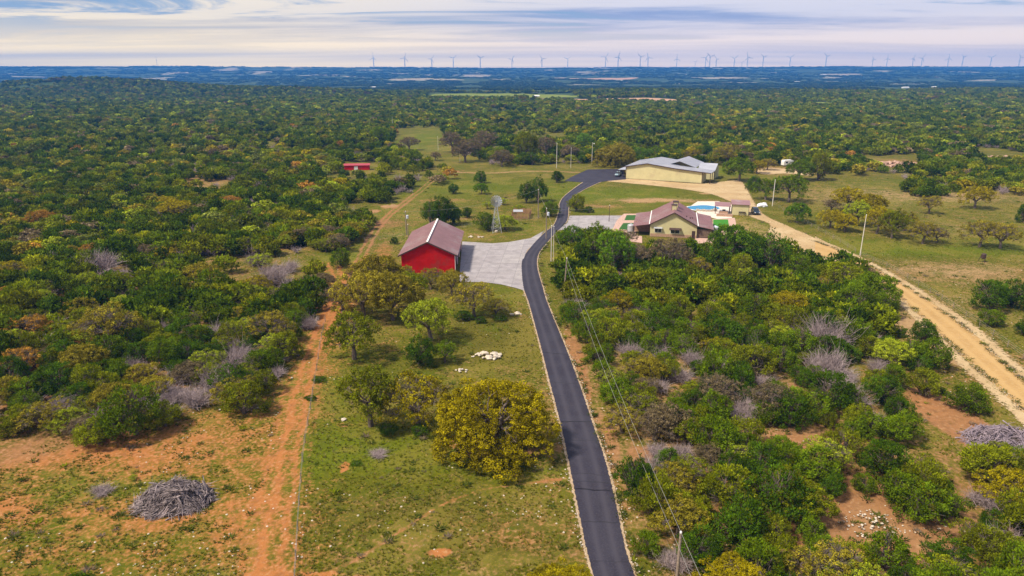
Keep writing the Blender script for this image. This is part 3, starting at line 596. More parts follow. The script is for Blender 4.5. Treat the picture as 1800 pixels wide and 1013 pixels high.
# ------------------------------------------------------------------ where trees stand
T_J = [(.070, .112, .003), (.108, .148, .004), (.150, .178, .004), (.055, .092, .003), (.195, .205, .005)]
T_COL = {k_: tuple(c_ * (1.15 if k_ in ('golden', 'rusty orange') else 1.5) for c_ in v_) for k_, v_ in {'dark green': (.040, .074, .003), 'mid green': (.072, .108, .003), 'olive': (.112, .126, .004), 'fresh green': (.075, .135, .006), 'yellow green': (.19, .22, .012), 'golden': (.25, .205, .004), 'golden brown': (.165, .138, .012), 'greyish brown': (.115, .088, .048), 'rusty orange': (.31, .165, .025), 'grey': (.25, .21, .22)}.items()}
HAND = [  # px, py (foot), crown width px, kind, colour, height factor[, own label]
 (868, 792, 198, 'S', 'golden', 1.0, 'huge golden live oak with a skirt of foliage touching the ground by the driveway'),
 (988, 1092, 165, 'S', 'golden', .9, 'golden oak crown cut off by the bottom edge left of the driveway'),
 (1280, 1085, 175, 'S', 'golden', .9, 'golden oak at the bottom edge just right of the nearest utility pole'),
 (650, 748, 138, 'O', 'olive', 1.2, 'green oak with a dark forked trunk left of the huge golden oak'),
 (735, 750, 132, 'P', 'golden', 1.15, 'brownish oak between the green oak and the huge golden oak'),
 (622, 630, 118, 'O', 'olive', 1.1, 'olive oak with a bare trunk beside the pasture fence'),
 (757, 598, 104, 'O', 'yellow green', 1.15, 'bright yellow-green oak standing alone in front of the red barn'),
 (736, 640, 58, 'J', 'dark green', 1.1, 'dark round tree under the bright yellow-green oak'),
 (781, 636, 58, 'O', 'mid green', 1.0, 'small dark oak on a thin trunk left of the white rocks'),
 (640, 560, 118, 'O', 'golden brown', 1.15), (690, 562, 108, 'O', 'golden brown', 1.15), (602, 548, 84, 'P', 'greyish brown', .9), (668, 520, 100, 'O', 'golden brown', 1.1), (722, 540, 92, 'O', 'olive', 1.05), (640, 508, 80, 'P', 'golden brown', .9),
 (712, 503, 56, 'P', 'golden brown', 1.0, 'brown-gold oak against the left half of the barn end'), (757, 508, 62, 'P', 'golden brown', .9, 'brown-gold oak against the middle of the barn end'),
 (794, 520, 62, 'O', 'golden brown', 1.15, 'umbrella-shaped oak on a dark trunk at the barn corner'),
 (833, 556, 92, 'P', 'golden brown', 1.0, 'loose brown oak on the grass in front of the concrete pad'), (872, 556, 62, 'P', 'golden brown', .75, 'low brown oak nearest the driveway bend'),
 (812, 562, 40, 'J', 'dark green', .5), (878, 562, 26, 'J', 'dark green', .5), (845, 566, 26, 'J', 'dark green', .45),
 (680, 760, 40, 'J', 'dark green', .55), (735, 762, 36, 'J', 'dark green', .5), (800, 800, 30, 'J', 'dark green', .4), (905, 812, 30, 'J', 'dark green', .4), (870, 815, 26, 'J', 'dark green', .4),
 (601, 468, 46, 'J', 'mid green', .9, 'round juniper on the open strip where the dirt track forks'), (693, 428, 17, 'J', 'dark green', .9, 'tiny dark juniper beside the pole left of the barn'),
 (757, 396, 42, 'J', 'dark green', 1.3), (778, 396, 48, 'J', 'dark green', 1.35), (796, 393, 34, 'J', 'dark green', 1.2),
 (821, 382, 25, 'J', 'dark green', .9, 'lone round juniper between the barn and the windmill'), (853, 404, 42, 'J', 'mid green', .95, 'juniper left of the windmill foot'), (887, 404, 48, 'O', 'yellow green', .8, 'bright green bush right of the windmill foot'),
 (856, 367, 24, 'O', 'yellow green', .8), (884, 360, 22, 'O', 'yellow green', .8), (845, 322, 27, 'J', 'dark green', 1.0, 'dark juniper alone on the grass above the small bright tree'), (846, 341, 30, 'O', 'fresh green', .95, 'small bright green tree alone on the grass'),
 (797, 340, 22, 'J', 'dark green', 1.0), (925, 356, 36, 'J', 'dark green', 1.25), (945, 354, 38, 'J', 'dark green', 1.4), (912, 373, 28, 'O', 'yellow green', .7), (967, 380, 38, 'J', 'mid green', .9), (1013, 371, 36, 'J', 'olive', 1.0, 'juniper on the lawn edge beside the driveway bend'), (1034, 374, 18, 'J', 'dark green', .8),
 (978, 321, 27, 'J', 'dark green', .95, 'lone dark juniper left of the asphalt apron'),
 (882, 293, 46, 'P', 'greyish brown', .95), (818, 285, 60, 'P', 'greyish brown', .95), (795, 268, 56, 'P', 'greyish brown', 1.0), (852, 270, 58, 'P', 'greyish brown', 1.0), (924, 280, 60, 'J', 'olive', 1.0), (958, 272, 46, 'P', 'greyish brown', 1.0), (720, 264, 40, 'P', 'greyish brown', .9, 'brown leafless-looking oak on the small far meadow'), (765, 282, 26, 'P', 'greyish brown', .9), (668, 253, 38, 'O', 'mid green', 1.2, 'dark leafy oak at the left edge of the small far meadow'),
 (935, 290, 30, 'J', 'dark green', .9), (1000, 280, 40, 'P', 'greyish brown', .9),
 (1080, 292, 74, 'S', 'golden brown', .8, 'broad golden oak behind the asphalt apron'), (1128, 283, 40, 'O', 'fresh green', .9), (1150, 280, 36, 'O', 'mid green', .9), (1025, 262, 36, 'O', 'fresh green', 1.1, 'bright green oak rising behind the yard light poles'),
 (1215, 286, 42, 'P', 'golden', .9), (1275, 292, 58, 'P', 'golden brown', 1.0), (1298, 319, 56, 'O', 'mid green', 1.1, 'round green oak with a clear trunk right of the metal building'), (1330, 306, 38, 'O', 'golden', .9), (1348, 300, 36, 'P', 'golden brown', .9),
 (1345, 352, 56, 'O', 'mid green', 1.0), (1385, 356, 66, 'O', 'mid green', 1.1), (1400, 392, 54, 'O', 'fresh green', .95, 'green oak right of the white tarp with its trunks showing'), (1405, 318, 54, 'O', 'mid green', 1.0), (1437, 318, 52, 'J', 'olive', 1.2), (1325, 335, 34, 'J', 'dark green', .9),
 (1458, 402, 52, 'O', 'golden', 1.0), (1484, 408, 46, 'O', 'golden', 1.0), (1505, 398, 62, 'O', 'yellow green', 1.1), (1540, 412, 62, 'O', 'golden', 1.2), (1566, 420, 60, 'O', 'olive', 1.3), (1588, 408, 48, 'O', 'golden brown', 1.1), (1490, 372, 70, 'O', 'golden', .9), (1530, 378, 60, 'O', 'golden', .9), (1460, 372, 40, 'P', 'greyish brown', .8),
 (1620, 430, 62, 'P', 'golden brown', 1.0), (1645, 428, 42, 'P', 'greyish brown', 1.0), (1632, 377, 44, 'P', 'golden brown', 1.1, 'slim brown oak standing alone on the dry pasture'), (1712, 368, 62, 'O', 'golden', 1.0, 'umbrella-shaped golden oak alone on the right pasture'), (1720, 436, 66, 'P', 'golden brown', 1.15), (1757, 438, 62, 'P', 'golden brown', 1.1), (1798, 392, 34, 'J', 'dark green', 1.2),
 (1740, 545, 74, 'J', 'dark green', .9), (1775, 540, 66, 'J', 'dark green', .9), (1736, 573, 52, 'J', 'mid green', .7, 'low round juniper right of the caliche road'), (1797, 590, 36, 'J', 'dark green', 1.0, 'dark juniper cut by the right edge above the caliche road'),
 (1580, 592, 28, 'J', 'mid green', .8), (1636, 648, 76, 'J', 'mid green', .9), (1600, 640, 60, 'J', 'mid green', .95), (1620, 602, 56, 'J', 'dark green', .9), (1698, 722, 76, 'J', 'mid green', .8, 'dense rounded juniper alone on bare soil beside the caliche road'), (1650, 692, 26, 'J', 'mid green', .6), (1752, 796, 50, 'J', 'olive', .5),
 (1048, 466, 76, 'O', 'mid green', 1.5), (1003, 446, 56, 'O', 'fresh green', 1.35, 'fresh green oak where the driveway meets the house pad'), (1076, 484, 86, 'O', 'fresh green', 1.4), (1018, 470, 44, 'J', 'dark green', 1.2), (1118, 478, 64, 'P', 'greyish brown', 1.2), (1175, 478, 92, 'P', 'greyish brown', .95, 'large half-bare oak in front of the house gable'), (1222, 488, 60, 'P', 'golden brown', .9), (1278, 468, 88, 'O', 'fresh green', 1.25, 'fresh green oak in front of the right end of the house'), (1300, 495, 62, 'J', 'olive', 1.0), (1352, 478, 80, 'J', 'dark green', 1.1), (1330, 455, 50, 'J', 'dark green', 1.0), (1398, 492, 60, 'J', 'mid green', 1.0),
 (1083, 552, 66, 'O', 'golden', 1.0, 'golden oak among dark junipers right of the leaning pole'), (1050, 585, 66, 'O', 'yellow green', 1.0), (1385, 560, 84, 'O', 'golden', .9, 'golden oak in the middle of the right-hand thicket'), (1440, 572, 60, 'O', 'yellow green', .8), (1215, 520, 48, 'O', 'golden', .8), (1480, 512, 86, 'O', 'olive', .9), (1532, 540, 90, 'O', 'mid green', 1.0), (1550, 560, 60, 'J', 'mid green', 1.0), (1500, 560, 80, 'J', 'mid green', 1.0),
 (1452, 618, 84, 'D', 'grey', 1.0, 'widest bleached dead shrub in the right-hand thicket'), (1450, 665, 74, 'D', 'grey', 1.0), (1262, 668, 62, 'D', 'grey', .9), (1315, 652, 56, 'D', 'grey', 1.1), (1202, 618, 46, 'D', 'grey', .8), (1345, 680, 40, 'D', 'grey', .8), (1405, 600, 50, 'D', 'grey', .9), (1120, 560, 40, 'D', 'grey', .8),
 (236, 762, 122, 'J', 'mid green', .95, 'largest rounded juniper at the front of the left woods'), (172, 778, 76, 'J', 'olive', .8), (26, 760, 64, 'J', 'olive', .7), (428, 725, 92, 'J', 'olive', .8, 'spreading juniper at the corner of the orange clearing'), (348, 712, 58, 'D', 'grey', .8), (380, 688, 66, 'D', 'grey', .95), (425, 652, 66, 'D', 'grey', .95), (378, 602, 60, 'D', 'grey', .8), (480, 650, 46, 'J', 'mid green', 1.1), (320, 700, 50, 'D', 'grey', .6),
 (195, 610, 118, 'P', 'golden brown', 1.0, 'tall brown-gold oak rising from the left woods'), (475, 602, 92, 'P', 'golden brown', .95), (55, 600, 90, 'P', 'rusty orange', .8), (20, 500, 72, 'P', 'golden', .9), (355, 500, 70, 'O', 'golden brown', .9), (480, 500, 62, 'D', 'grey', .9), (545, 510, 44, 'P', 'greyish brown', 1.0), (512, 478, 40, 'D', 'grey', .8), (445, 466, 34, 'D', 'grey', .8), (295, 480, 44, 'P', 'yellow green', .9),
 (178, 478, 60, 'D', 'grey', 1.0), (120, 470, 40, 'D', 'grey', .7), (220, 490, 40, 'D', 'grey', .7), (545, 700, 24, 'J', 'dark green', .3), (560, 668, 28, 'J', 'dark green', .3), (660, 800, 34, 'D', 'grey', .35, 'low heap of dead brush on the grass left of the huge golden oak'), (625, 815, 24, 'J', 'dark green', .25), (182, 862, 40, 'D', 'grey', .45, 'small grey dead bush beside the big brush pile'),
 (232, 842, 18, 'O', 'yellow green', .7, 'bright sapling behind the big brush pile'), (478, 655, 30, 'J', 'mid green', .8),
 (1110, 870, 80, 'J', 'dark green', 1.15, 'dark juniper leaning over the right edge of the driveway'), (1150, 905, 90, 'J', 'olive', 1.1), (1130, 975, 60, 'J', 'mid green', 1.0),
 (310, 385, 66, 'O', 'golden', .8), (290, 366, 50, 'O', 'golden', .7), (405, 362, 48, 'O', 'rusty orange', .6), (75, 398, 58, 'O', 'rusty orange', .8), (210, 362, 36, 'O', 'yellow green', .9), (262, 358, 40, 'O', 'yellow green', .6), (210, 306, 40, 'O', 'yellow green', .8), (320, 422, 40, 'O', 'rusty orange', .6), (70, 378, 40, 'O', 'rusty orange', .6), (80, 355, 26, 'O', 'rusty orange', .6), (480, 445, 26, 'O', 'rusty orange', .5), (550, 345, 50, 'O', 'yellow green', .6), (555, 275, 36, 'O', 'golden', .6), (215, 408, 50, 'O', 'golden', .6), (260, 420, 36, 'P', 'golden brown', .7),
 (160, 830, 10, 'J', 'dark green', .3), (135, 1035, 60, 'J', 'dark green', .6, 'dark juniper top cut by the bottom edge left of centre'),
]
FOREST = WP([(985, 560), (975, 470), (990, 436), (1060, 425), (1130, 435), (1235, 432), (1290, 436), (1340, 452), (1480, 474), (1555, 492), (1580, 530), (1545, 590), (1600, 640), (1640, 690), (1600, 750), (1620, 830), (1700, 850), (1760, 815), (1830, 830), (2100, 1100), (2000, 1400), (1300, 1400), (1160, 1075), (1125, 980), (1100, 900), (1072, 800), (1030, 650)])
GAPS = [WP(p) for p in ([(1330, 770), (1460, 760), (1470, 800), (1380, 806)], [(1440, 905), (1500, 880), (1600, 910), (1660, 950), (1640, 990), (1560, 985), (1440, 960)], [(1095, 780), (1150, 775), (1150, 815), (1100, 830)], [(1180, 538), (1250, 536), (1250, 552), (1180, 552)])]
OPEN = WP([(-150, 770), (0, 757), (60, 752), (140, 778), (180, 785), (295, 760), (322, 716), (400, 733), (480, 698), (505, 655), (508, 610), (552, 565), (570, 500), (560, 470), (500, 464), (460, 472), (380, 478), (300, 470), (180, 486), (190, 470), (300, 456), (400, 452), (550, 448), (610, 440), (650, 402), (640, 385), (690, 345), (745, 335), (800, 312), (775, 290), (690, 262), (692, 226), (770, 224), (800, 262), (870, 292), (1000, 290), (1180, 288), (1320, 292), (1440, 300), (1500, 318), (1600, 322), (1700, 336), (1820, 350), (2000, 380), (2400, 1000), (1800, 830), (1760, 815), (1700, 850), (1620, 830), (1600, 750), (1640, 690), (1600, 640), (1545, 590), (1580, 530), (1555, 492), (1480, 474), (1340, 452), (1290, 436), (1235, 432), (1130, 435), (1060, 425), (990, 436), (975, 470), (985, 560), (1030, 650), (1072, 800), (1100, 900), (1125, 980), (1160, 1075), (1300, 1400), (-400, 1400)])
LEFTGAPS = [WP(p) for p in ([(20, 560), (90, 530), (150, 515), (170, 524), (100, 552), (30, 580)], [(60, 500), (150, 490), (260, 492), (250, 505), (160, 508)], [(90, 300), (120, 300), (118, 308), (90, 308)], [(340, 322), (356, 320), (356, 330), (340, 330)], [(465, 333), (480, 333), (482, 345), (468, 345)], [(596, 285), (660, 285), (672, 310), (640, 316), (596, 308)], [(1500, 276), (1620, 272), (1620, 302), (1540, 304)], [(1700, 262), (1760, 262), (1800, 276), (1800, 292), (1720, 286)], [(1020, 222), (1040, 222), (1040, 234), (1020, 234)], [(930, 238), (1000, 240), (1000, 250), (930, 252)])]
FOREST2 = WP([(1590, 345), (1600, 315), (1690, 318), (1800, 318), (1850, 330), (1800, 345), (1700, 336), (1640, 350)])
# candidates on a jittered lattice, coarser with distance
cand = []
def lattice(y0, y1, s, j=.42):
    yy = np.arange(y0, y1, s); out = []
    for y in yy:
        w = .80 * y + 60; xx = np.arange(-w, w, s); out.append(np.stack([xx + rng.uniform(-j, j, len(xx)) * s, y + rng.uniform(-j, j, len(xx)) * s], -1))
    return np.concatenate(out)
pts = np.concatenate([lattice(44, 200, 3.3), lattice(200, 480, 4.3), lattice(480, 900, 5.2), lattice(900, 1550, 7.5)])
x, y = pts.T
open_ = in_poly(x, y, OPEN); ok = ~open_ | in_poly(x, y, FOREST2)
for gp in GAPS + LEFTGAPS: ok &= ~in_poly(x, y, gp)
dens = fbm(x / 26, y / 26, 3, 5) - .5 * sm(.60, .70, fbm(x / 55, y / 38, 3, 19)) * (y > 110)
ok &= (dens > .30 + .05 * (y > 130) * (y < 700)) | (rng.random(len(x)) < .16) | (in_poly(x, y, FOREST) & (rng.random(len(x)) < .42))
for a_, b_, c_, d_ in ((880, 125, 1180, 1500), (1010, 50, 1290, 1350), (1420, 60, 1120, 1170), (620, 60, 1180, 1230), (1700, 50, 800, 830)): ok &= ~((y > c_) & (y < d_) & (np.abs(x - (a_ - 900) / FPX * (c_ + d_) / 2) < b_ / FPX * (c_ + d_) / 2))
ok &= ~((y > 1080) & (y < 1190) & (np.abs(x - 145) < 120)) & ~((y > 1400) & (rng.random(len(x)) < .4))
hand_w = [(G(h[0], h[1]), h[2] / FPX * depth(h[1])) for h in HAND]
for (hx, hy), w in hand_w: ok &= np.hypot(x - hx, y - hy) > max(w * .38, 1.2)
ok &= dist_line(x, y, [tuple(p) for p in DR]) > 2.6
ok &= dist_line(x, y, [tuple(p) for p in CL]) > 2.0
ok &= dist_line(x, y, TRACK2) > 2.5
for gp in ([(1105, 415), (1262, 415), (1262, 452), (1105, 452)], [(1085, 465), (1112, 465), (1112, 482), (1085, 482)], [(1225, 486), (1268, 484), (1268, 500), (1225, 500)]): ok &= ~in_poly(x, y, WP(gp))
x, y = x[ok], y[ok]
sp_n = fbm(x / 45, y / 45, 3, 9); r1 = rng.random(len(x)); r2 = rng.random(len(x))
p_oak = np.where(x > 10, .10, .14) + .30 * sm(.52, .7, sp_n) + .16 * sm(520, 900, y) * 1.0
p_dead = .085 * (y < 420) + .04 + .05 * (x < 0) * (y < 420)
kind = np.where(r1 < p_oak, 1, np.where(r1 < p_oak + p_dead, 2, 0))
# ------------------------------------------------------------------ things: the trees that show largest
TREES = []      # dicts
def add_tree(x_, y_, w, k, colname, hf, label=None): TREES.append(dict(x=x_, y=y_, w=w, k=k, c=colname, h=hf, label=label))
for h, ((hx, hy), w) in zip(HAND, hand_w): add_tree(hx, hy, w, h[3], h[4], h[5], h[6] if len(h) > 6 else None)
order = np.argsort(np.hypot(x, y + 0))
def in_view(x_, y_):
    px, py = PX(x_, y_, 2.0); return (-40 < px < 1840) & (py < 1075)
cnt = {0: 0, 1: 0, 2: 0}; LIM = {0: 245, 1: 160, 2: 60}
left = []
for i in order:
    k = int(kind[i])
    if cnt[k] < LIM[k] and in_view(x[i], y[i]):
        cnt[k] += 1
        if k == 0: c = random.choices(['dark green', 'mid green', 'olive'], [3, 5, 3])[0]; w = random.choice([random.uniform(3.0, 4.4), random.uniform(4.0, 6.0), random.uniform(5.4, 7.4)]); kk = 'J'; hf = random.uniform(.75, 1.05)
        elif k == 1:
            kk = random.choice('OP'); w = random.uniform(5.0, 7.6); hf = random.uniform(.75, 1.0); c = random.choices(['golden', 'golden brown', 'greyish brown', 'rusty orange', 'yellow green', 'olive'], [.7, 4, 2.2, .2, 1.4, 4])[0]
        else: kk = 'D'; w = random.uniform(3.0, 4.6); c = 'grey'; hf = random.uniform(.7, 1.0)
        add_tree(x[i], y[i], w, kk, c, hf)
    else: left.append(i)
left = np.array(left)
LAND = [(G(*p), n) for p, n in [((755, 470), 'the red barn'), ((305, 868), 'the big brush pile'), ((1755, 770), 'the pale brush heap'), ((873, 395), 'the windmill'), ((868, 800), 'the huge golden oak'), ((652, 745), 'the green forked oak'), ((1183, 410), 'the tan house'), ((1165, 310), 'the big metal building'), ((1300, 376), 'the pool shed'), ((626, 298), 'the small red shed'), ((990, 523), 'the leaning pole'), ((1187, 1020), 'the nearest utility pole'), ((1512, 450), 'the pole beside the caliche road'), ((1357, 362), 'the tall pole behind the pool shed'), ((714, 410), 'the pole with the transformer'), ((850, 628), 'the white rock pile'), ((1575, 292), 'the long stone rubble'), ((1452, 618), 'the widest bleached shrub'), ((195, 610), 'the tall brown-gold oak of the left woods'), ((236, 762), 'the largest juniper of the left woods'), ((428, 725), 'the spreading corner juniper'), ((1698, 722), 'the lone juniper on bare soil'), ((1385, 560), 'the golden oak of the right thicket'), ((1083, 552), 'the golden oak by the leaning pole'), ((1110, 870), 'the juniper over the driveway edge'), ((1280, 1085), 'the golden oak at the bottom edge'), ((1712, 368), 'the umbrella-shaped golden oak'), ((601, 468), 'the round juniper at the track fork'), ((1550, 935), 'the stony clearing in the right thicket'), ((1395, 785), 'the red bare patch in the right thicket'), ((1690, 890), 'the south end of the bare strip'), ((120, 540), 'the long bare strip of the left woods'), ((178, 478), 'the bleached shrubs by the left opening'), ((75, 398), 'the rusty oak at far left'), ((310, 385), 'the golden oaks of the left woods'), ((1080, 292), 'the broad golden oak behind the apron'), ((668, 253), 'the dark oak by the far meadow'), ((845, 322), 'the juniper alone on the grass'), ((720, 264), 'the brown oak on the far meadow'), ((1560, 415), 'the oak grove on the pasture'), ((1740, 545), 'the dark junipers beyond the road'), ((1300, 620), 'the bleached shrubs amid the thicket'), ((1000, 447), 'the fresh green oak by the house pad'), ((480, 445), 'the small rusty shrub of the opening'), ((360, 600), 'the pale dead shrub in the left woods'), ((1640, 640), 'the junipers along the caliche road'), ((20, 500), 'the golden shrub at the left edge'), ((60, 680), 'the left woods by the photo edge'), ((1450, 730), 'the heart of the right thicket'), ((1250, 820), 'the dense wood beside the driveway'), ((1180, 720), 'the wood under the power wires')]]
ORD = ['', 'second ', 'third ', 'fourth ', 'fifth ', 'sixth ', 'seventh ', 'eighth ', 'ninth ', 'tenth ', 'eleventh ', 'twelfth ']
KN = {'J': ('juniper', 'juniper tree'), 'O': ('oak', 'oak tree'), 'P': ('airy oak', 'oak tree'), 'S': ('dense oak', 'oak tree'), 'D': ('leafless dead shrub', 'dead shrub')}
buckets = {}
for t in TREES:
    if t['label']: continue
    best = min(LAND, key=lambda l: math.hypot(l[0][0] - t['x'], (l[0][1] - t['y']) * .8)); dx, dy = t['x'] - best[0][0], t['y'] - best[0][1]
    t['dist'] = math.hypot(dx, dy)
    rel = ('right of' if dx > 0 else 'left of') if abs(dx) > abs(dy) else ('behind' if dy > 0 else 'in front of')
    buckets.setdefault((KN[t['k']][0], t['c'], rel, best[1]), []).append(t)
for (kn, c, rel, lm), ts in buckets.items():
    ts.sort(key=lambda t: t['dist'])
    for i, t in enumerate(ts):
        cc = '' if kn.startswith('leafless') else c + ' '
        t['label'] = '%s%s%s %s %s' % (('nearest ' if i == 0 else ORD[min(i, 11)] + 'nearest ') if len(ts) > 1 else '', cc, kn, rel, lm)
for t in TREES:
    k = t['k']; x_, y_ = t['x'], t['y']; z = float(terrain(x_, y_))
    src, base_w, nm = {'J': (JUN, 5.0, 'juniper_tree'), 'O': (OAK, 9.0, 'oak_tree'), 'P': (SPARSE, 9.0, 'oak_tree'), 'S': (SKIRT, 9.0, 'oak_tree'), 'D': (None, 4.0, 'dead_shrub')}[k]
    s = t['w'] / base_w; rz = random.uniform(0, 6.28)
    grp = {'juniper_tree': 'junipers of the ranch woods', 'oak_tree': 'oaks among the ranch woods', 'dead_shrub': 'bleached dead shrubs'}[nm]
    root = thing(nm, t['label'], KN[k][1], (x_, y_, z), rz, grp)
    root.scale = (s, s * random.uniform(.9, 1.1), s * t['h'])
    col = np.array(T_COL[t['c']]) * random.uniform(.85, 1.18)
    if k == 'D': inst('branches', random.choice(DEADM), root); continue
    cm, tm = random.choice(src)
    o = inst('crown', cm, root); o.color = (*col, 1); inst('trunk', tm, root)

# ------------------------------------------------------------------ the woods beyond: one mass per kind
def scatter(name, label, P, variants, idxs, tint, scl, rot, nm):
    col = bpy.data.collections.new(nm)
    for i, me in enumerate(variants):
        o = bpy.data.objects.new('%s_%02d' % (nm, i), me); col.objects.link(o)
    me = bpy.data.meshes.new(name); me.vertices.add(len(P)); me.vertices.foreach_set('co', np.ascontiguousarray(P, np.float32).ravel())
    for an, ty, fld, data in (('tint', 'FLOAT_VECTOR', 'vector', tint), ('scl', 'FLOAT_VECTOR', 'vector', scl), ('rot', 'FLOAT_VECTOR', 'vector', rot), ('variant', 'INT', 'value', idxs)):
        a = me.attributes.new(an, ty, 'POINT'); a.data.foreach_set(fld, np.ascontiguousarray(data, np.int32 if ty == 'INT' else np.float32).ravel())
    o = bpy.data.objects.new(name, me); C.objects.link(o); o['kind'] = 'stuff'; o['label'] = label
    ng = bpy.data.node_groups.new(nm + '_scatter', 'GeometryNodeTree')
    ng.interface.new_socket('Geometry', in_out='INPUT', socket_type='NodeSocketGeometry'); ng.interface.new_socket('Geometry', in_out='OUTPUT', socket_type='NodeSocketGeometry')
    gi = ng.nodes.new('NodeGroupInput'); go = ng.nodes.new('NodeGroupOutput'); ip = ng.nodes.new('GeometryNodeInstanceOnPoints'); ci = ng.nodes.new('GeometryNodeCollectionInfo')
    ci.inputs[0].default_value = col; ci.inputs[1].default_value = True; ci.inputs[2].default_value = True
    def na(n_, ty):
        q = ng.nodes.new('GeometryNodeInputNamedAttribute'); q.data_type = ty; q.inputs[0].default_value = n_; return q.outputs[0]
    ng.links.new(gi.outputs[0], ip.inputs['Points']); ng.links.new(ci.outputs[0], ip.inputs['Instance']); ip.inputs['Pick Instance'].default_value = True
    ng.links.new(na('variant', 'INT'), ip.inputs['Instance Index']); ng.links.new(na('scl', 'FLOAT_VECTOR'), ip.inputs['Scale'])
    er = ng.nodes.new('FunctionNodeEulerToRotation'); ng.links.new(na('rot', 'FLOAT_VECTOR'), er.inputs[0]); ng.links.new(er.outputs[0], ip.inputs['Rotation'])
    ng.links.new(ip.outputs[0], go.inputs[0])
    md = o.modifiers.new('scatter', 'NODES'); md.node_group = ng
    return o
JM = [juniper(400 + i, 1)[0] for i in range(5)]; JF = [juniper(420 + i, 2)[0] for i in range(5)]
OM = [oak(440 + i, 1)[0] for i in range(5)]; OF = [oak(460 + i, 2)[0] for i in range(5)]
DM_ = [twig_shrub(480 + i, M_DEAD, lod=1) for i in range(3)]
lx, ly, lk = x[left], y[left], kind[left]; dist = np.hypot(lx, ly); n = len(lx)
lz = terrain(lx, ly); rz = rng.uniform(0, 6.28, n)
def pack(sel, near_v, far_v, cut, w0, w1, basew, tints, hf=(.75, 1.05)):
    k = int(sel.sum()); dd = dist[sel]; s = rng.uniform(w0, w1, k) / basew * (1 + .25 * sm(500, 1400, dd))
    v = np.where(dd < cut, rng.integers(0, len(near_v), k), len(near_v) + rng.integers(0, len(far_v), k))
    sc = np.stack([s, s * rng.uniform(.9, 1.1, k), s * rng.uniform(*hf, k)], -1)
    rot = np.stack([np.zeros(k), np.zeros(k), rz[sel]], -1)
    return np.stack([lx[sel], ly[sel], lz[sel]], -1), v, tints * rng.uniform(.68, 1.35, (k, 1)), sc, rot
selJ, selO, selD = lk == 0, lk == 1, lk == 2
def choose(cols, probs, k):
    p = np.array(probs, float); return np.array(cols)[rng.choice(len(cols), k, p=p / p.sum())]
tJ = choose(T_J, [3, 4, 3, 3, 1.5], int(selJ.sum()))
P, v, t, sc, rot = pack(selJ, JM, JF, 430, 4.4, 7.2, 5.0, tJ)
scatter('juniper_woods', 'dark green juniper woods stretching away beyond the clearings', P, JM + JF, v, t, sc, rot, 'juniper_mass')
kO = int(selO.sum()); ox, oy = lx[selO], ly[selO]
brightp = fbm(ox / 120, oy / 60, 3, 15)
cN = choose([T_COL['golden'], T_COL['golden brown'], T_COL['greyish brown'], T_COL['rusty orange'], T_COL['yellow green'], T_COL['olive'], (.15, .17, .03)], [.8, 3, 2.4, .3, 1.4, 3.5, 3], kO) * 1.15
cF = choose([T_COL['golden brown'], T_COL['yellow green'], T_COL['olive'], T_COL['greyish brown'], (.12, .17, .02)], [1.6, 1.4, 3, 1.0, 3], kO) * (1.15 - .3 * sm(900, 1400, oy))[:, None]
tO = np.where((rng.random(kO) < sm(450, 850, oy) * .95)[:, None], cF, cN)
P, v, t, sc, rot = pack(selO, OM, OF, 430, 5.2, 8.4, 9.0, tO)
scatter('oak_woods', 'olive, golden and brown oaks scattered through the far woods', P, OM + OF, v, t, sc, rot, 'oak_mass')
P, v, t, sc, rot = pack(selD, DM_, DM_, 1e9, 3.2, 5.0, 4.0, np.ones((int(selD.sum()), 3)))
scatter('dead_brush', 'grey leafless brush showing through the woods', P, DM_, v, t, sc, rot, 'dead_mass')
# distant country: clumps of woodland on the plain and the ridge
yy_ = 1480 * (7100 / 1480) ** rng.random(34000); xx_ = rng.uniform(-.8, .8, 34000) * yy_
wd = fbm(xx_ / 520, yy_ / 260, 4, 67); keep = (wd < .66) & (cream_at(xx_, yy_) < .3) & ((fbm(xx_ / 160, yy_ / 420, 4, 61) > .33)); xx_, yy_ = xx_[keep], yy_[keep]
inp_ = ((np.abs(xx_ + 1030) < 120) & (yy_ > 1950) & (yy_ < 2500)) | ((yy_ > 3350) & (yy_ < 4150) & (xx_ > 200) & (xx_ < 680)) ; xx_, yy_ = xx_[~inp_], yy_[~inp_]
k = len(xx_)
def clump_mesh(seed):
    rg = np.random.default_rng(seed); a = rg.uniform(0, 6.28, 16); r = 11 * np.sqrt(rg.random(16)); c = np.stack([r * np.cos(a), r * np.sin(a), rg.uniform(1.2, 3.2, 16)], -1)
    return crown_mesh('wood_clump', c, rg.uniform(2.0, 3.8, 16), 14, 1.5, rg, M_LEAF_I, up=.6, flat=.8)
CM = [clump_mesh(500 + i) for i in range(5)]
tt = choose([(.03, .055, .013), (.05, .075, .015), (.08, .11, .02), (.02, .035, .012)], [3, 3, 1.0, 4], k)
s = rng.uniform(.7, 1.2, k) * (.55 + .45 * yy_ / 3000).clip(.7, 1.7)
scatter('distant_woods', 'blue hazy woodland on the plain and the far ridge', np.stack([xx_, yy_, terrain(xx_, yy_) - .5], -1), CM, rng.integers(0, 5, k), tt, np.stack([s, s, s * .8], -1), np.stack([np.zeros(k), np.zeros(k), rng.uniform(0, 6.28, k)], -1), 'distant_mass')

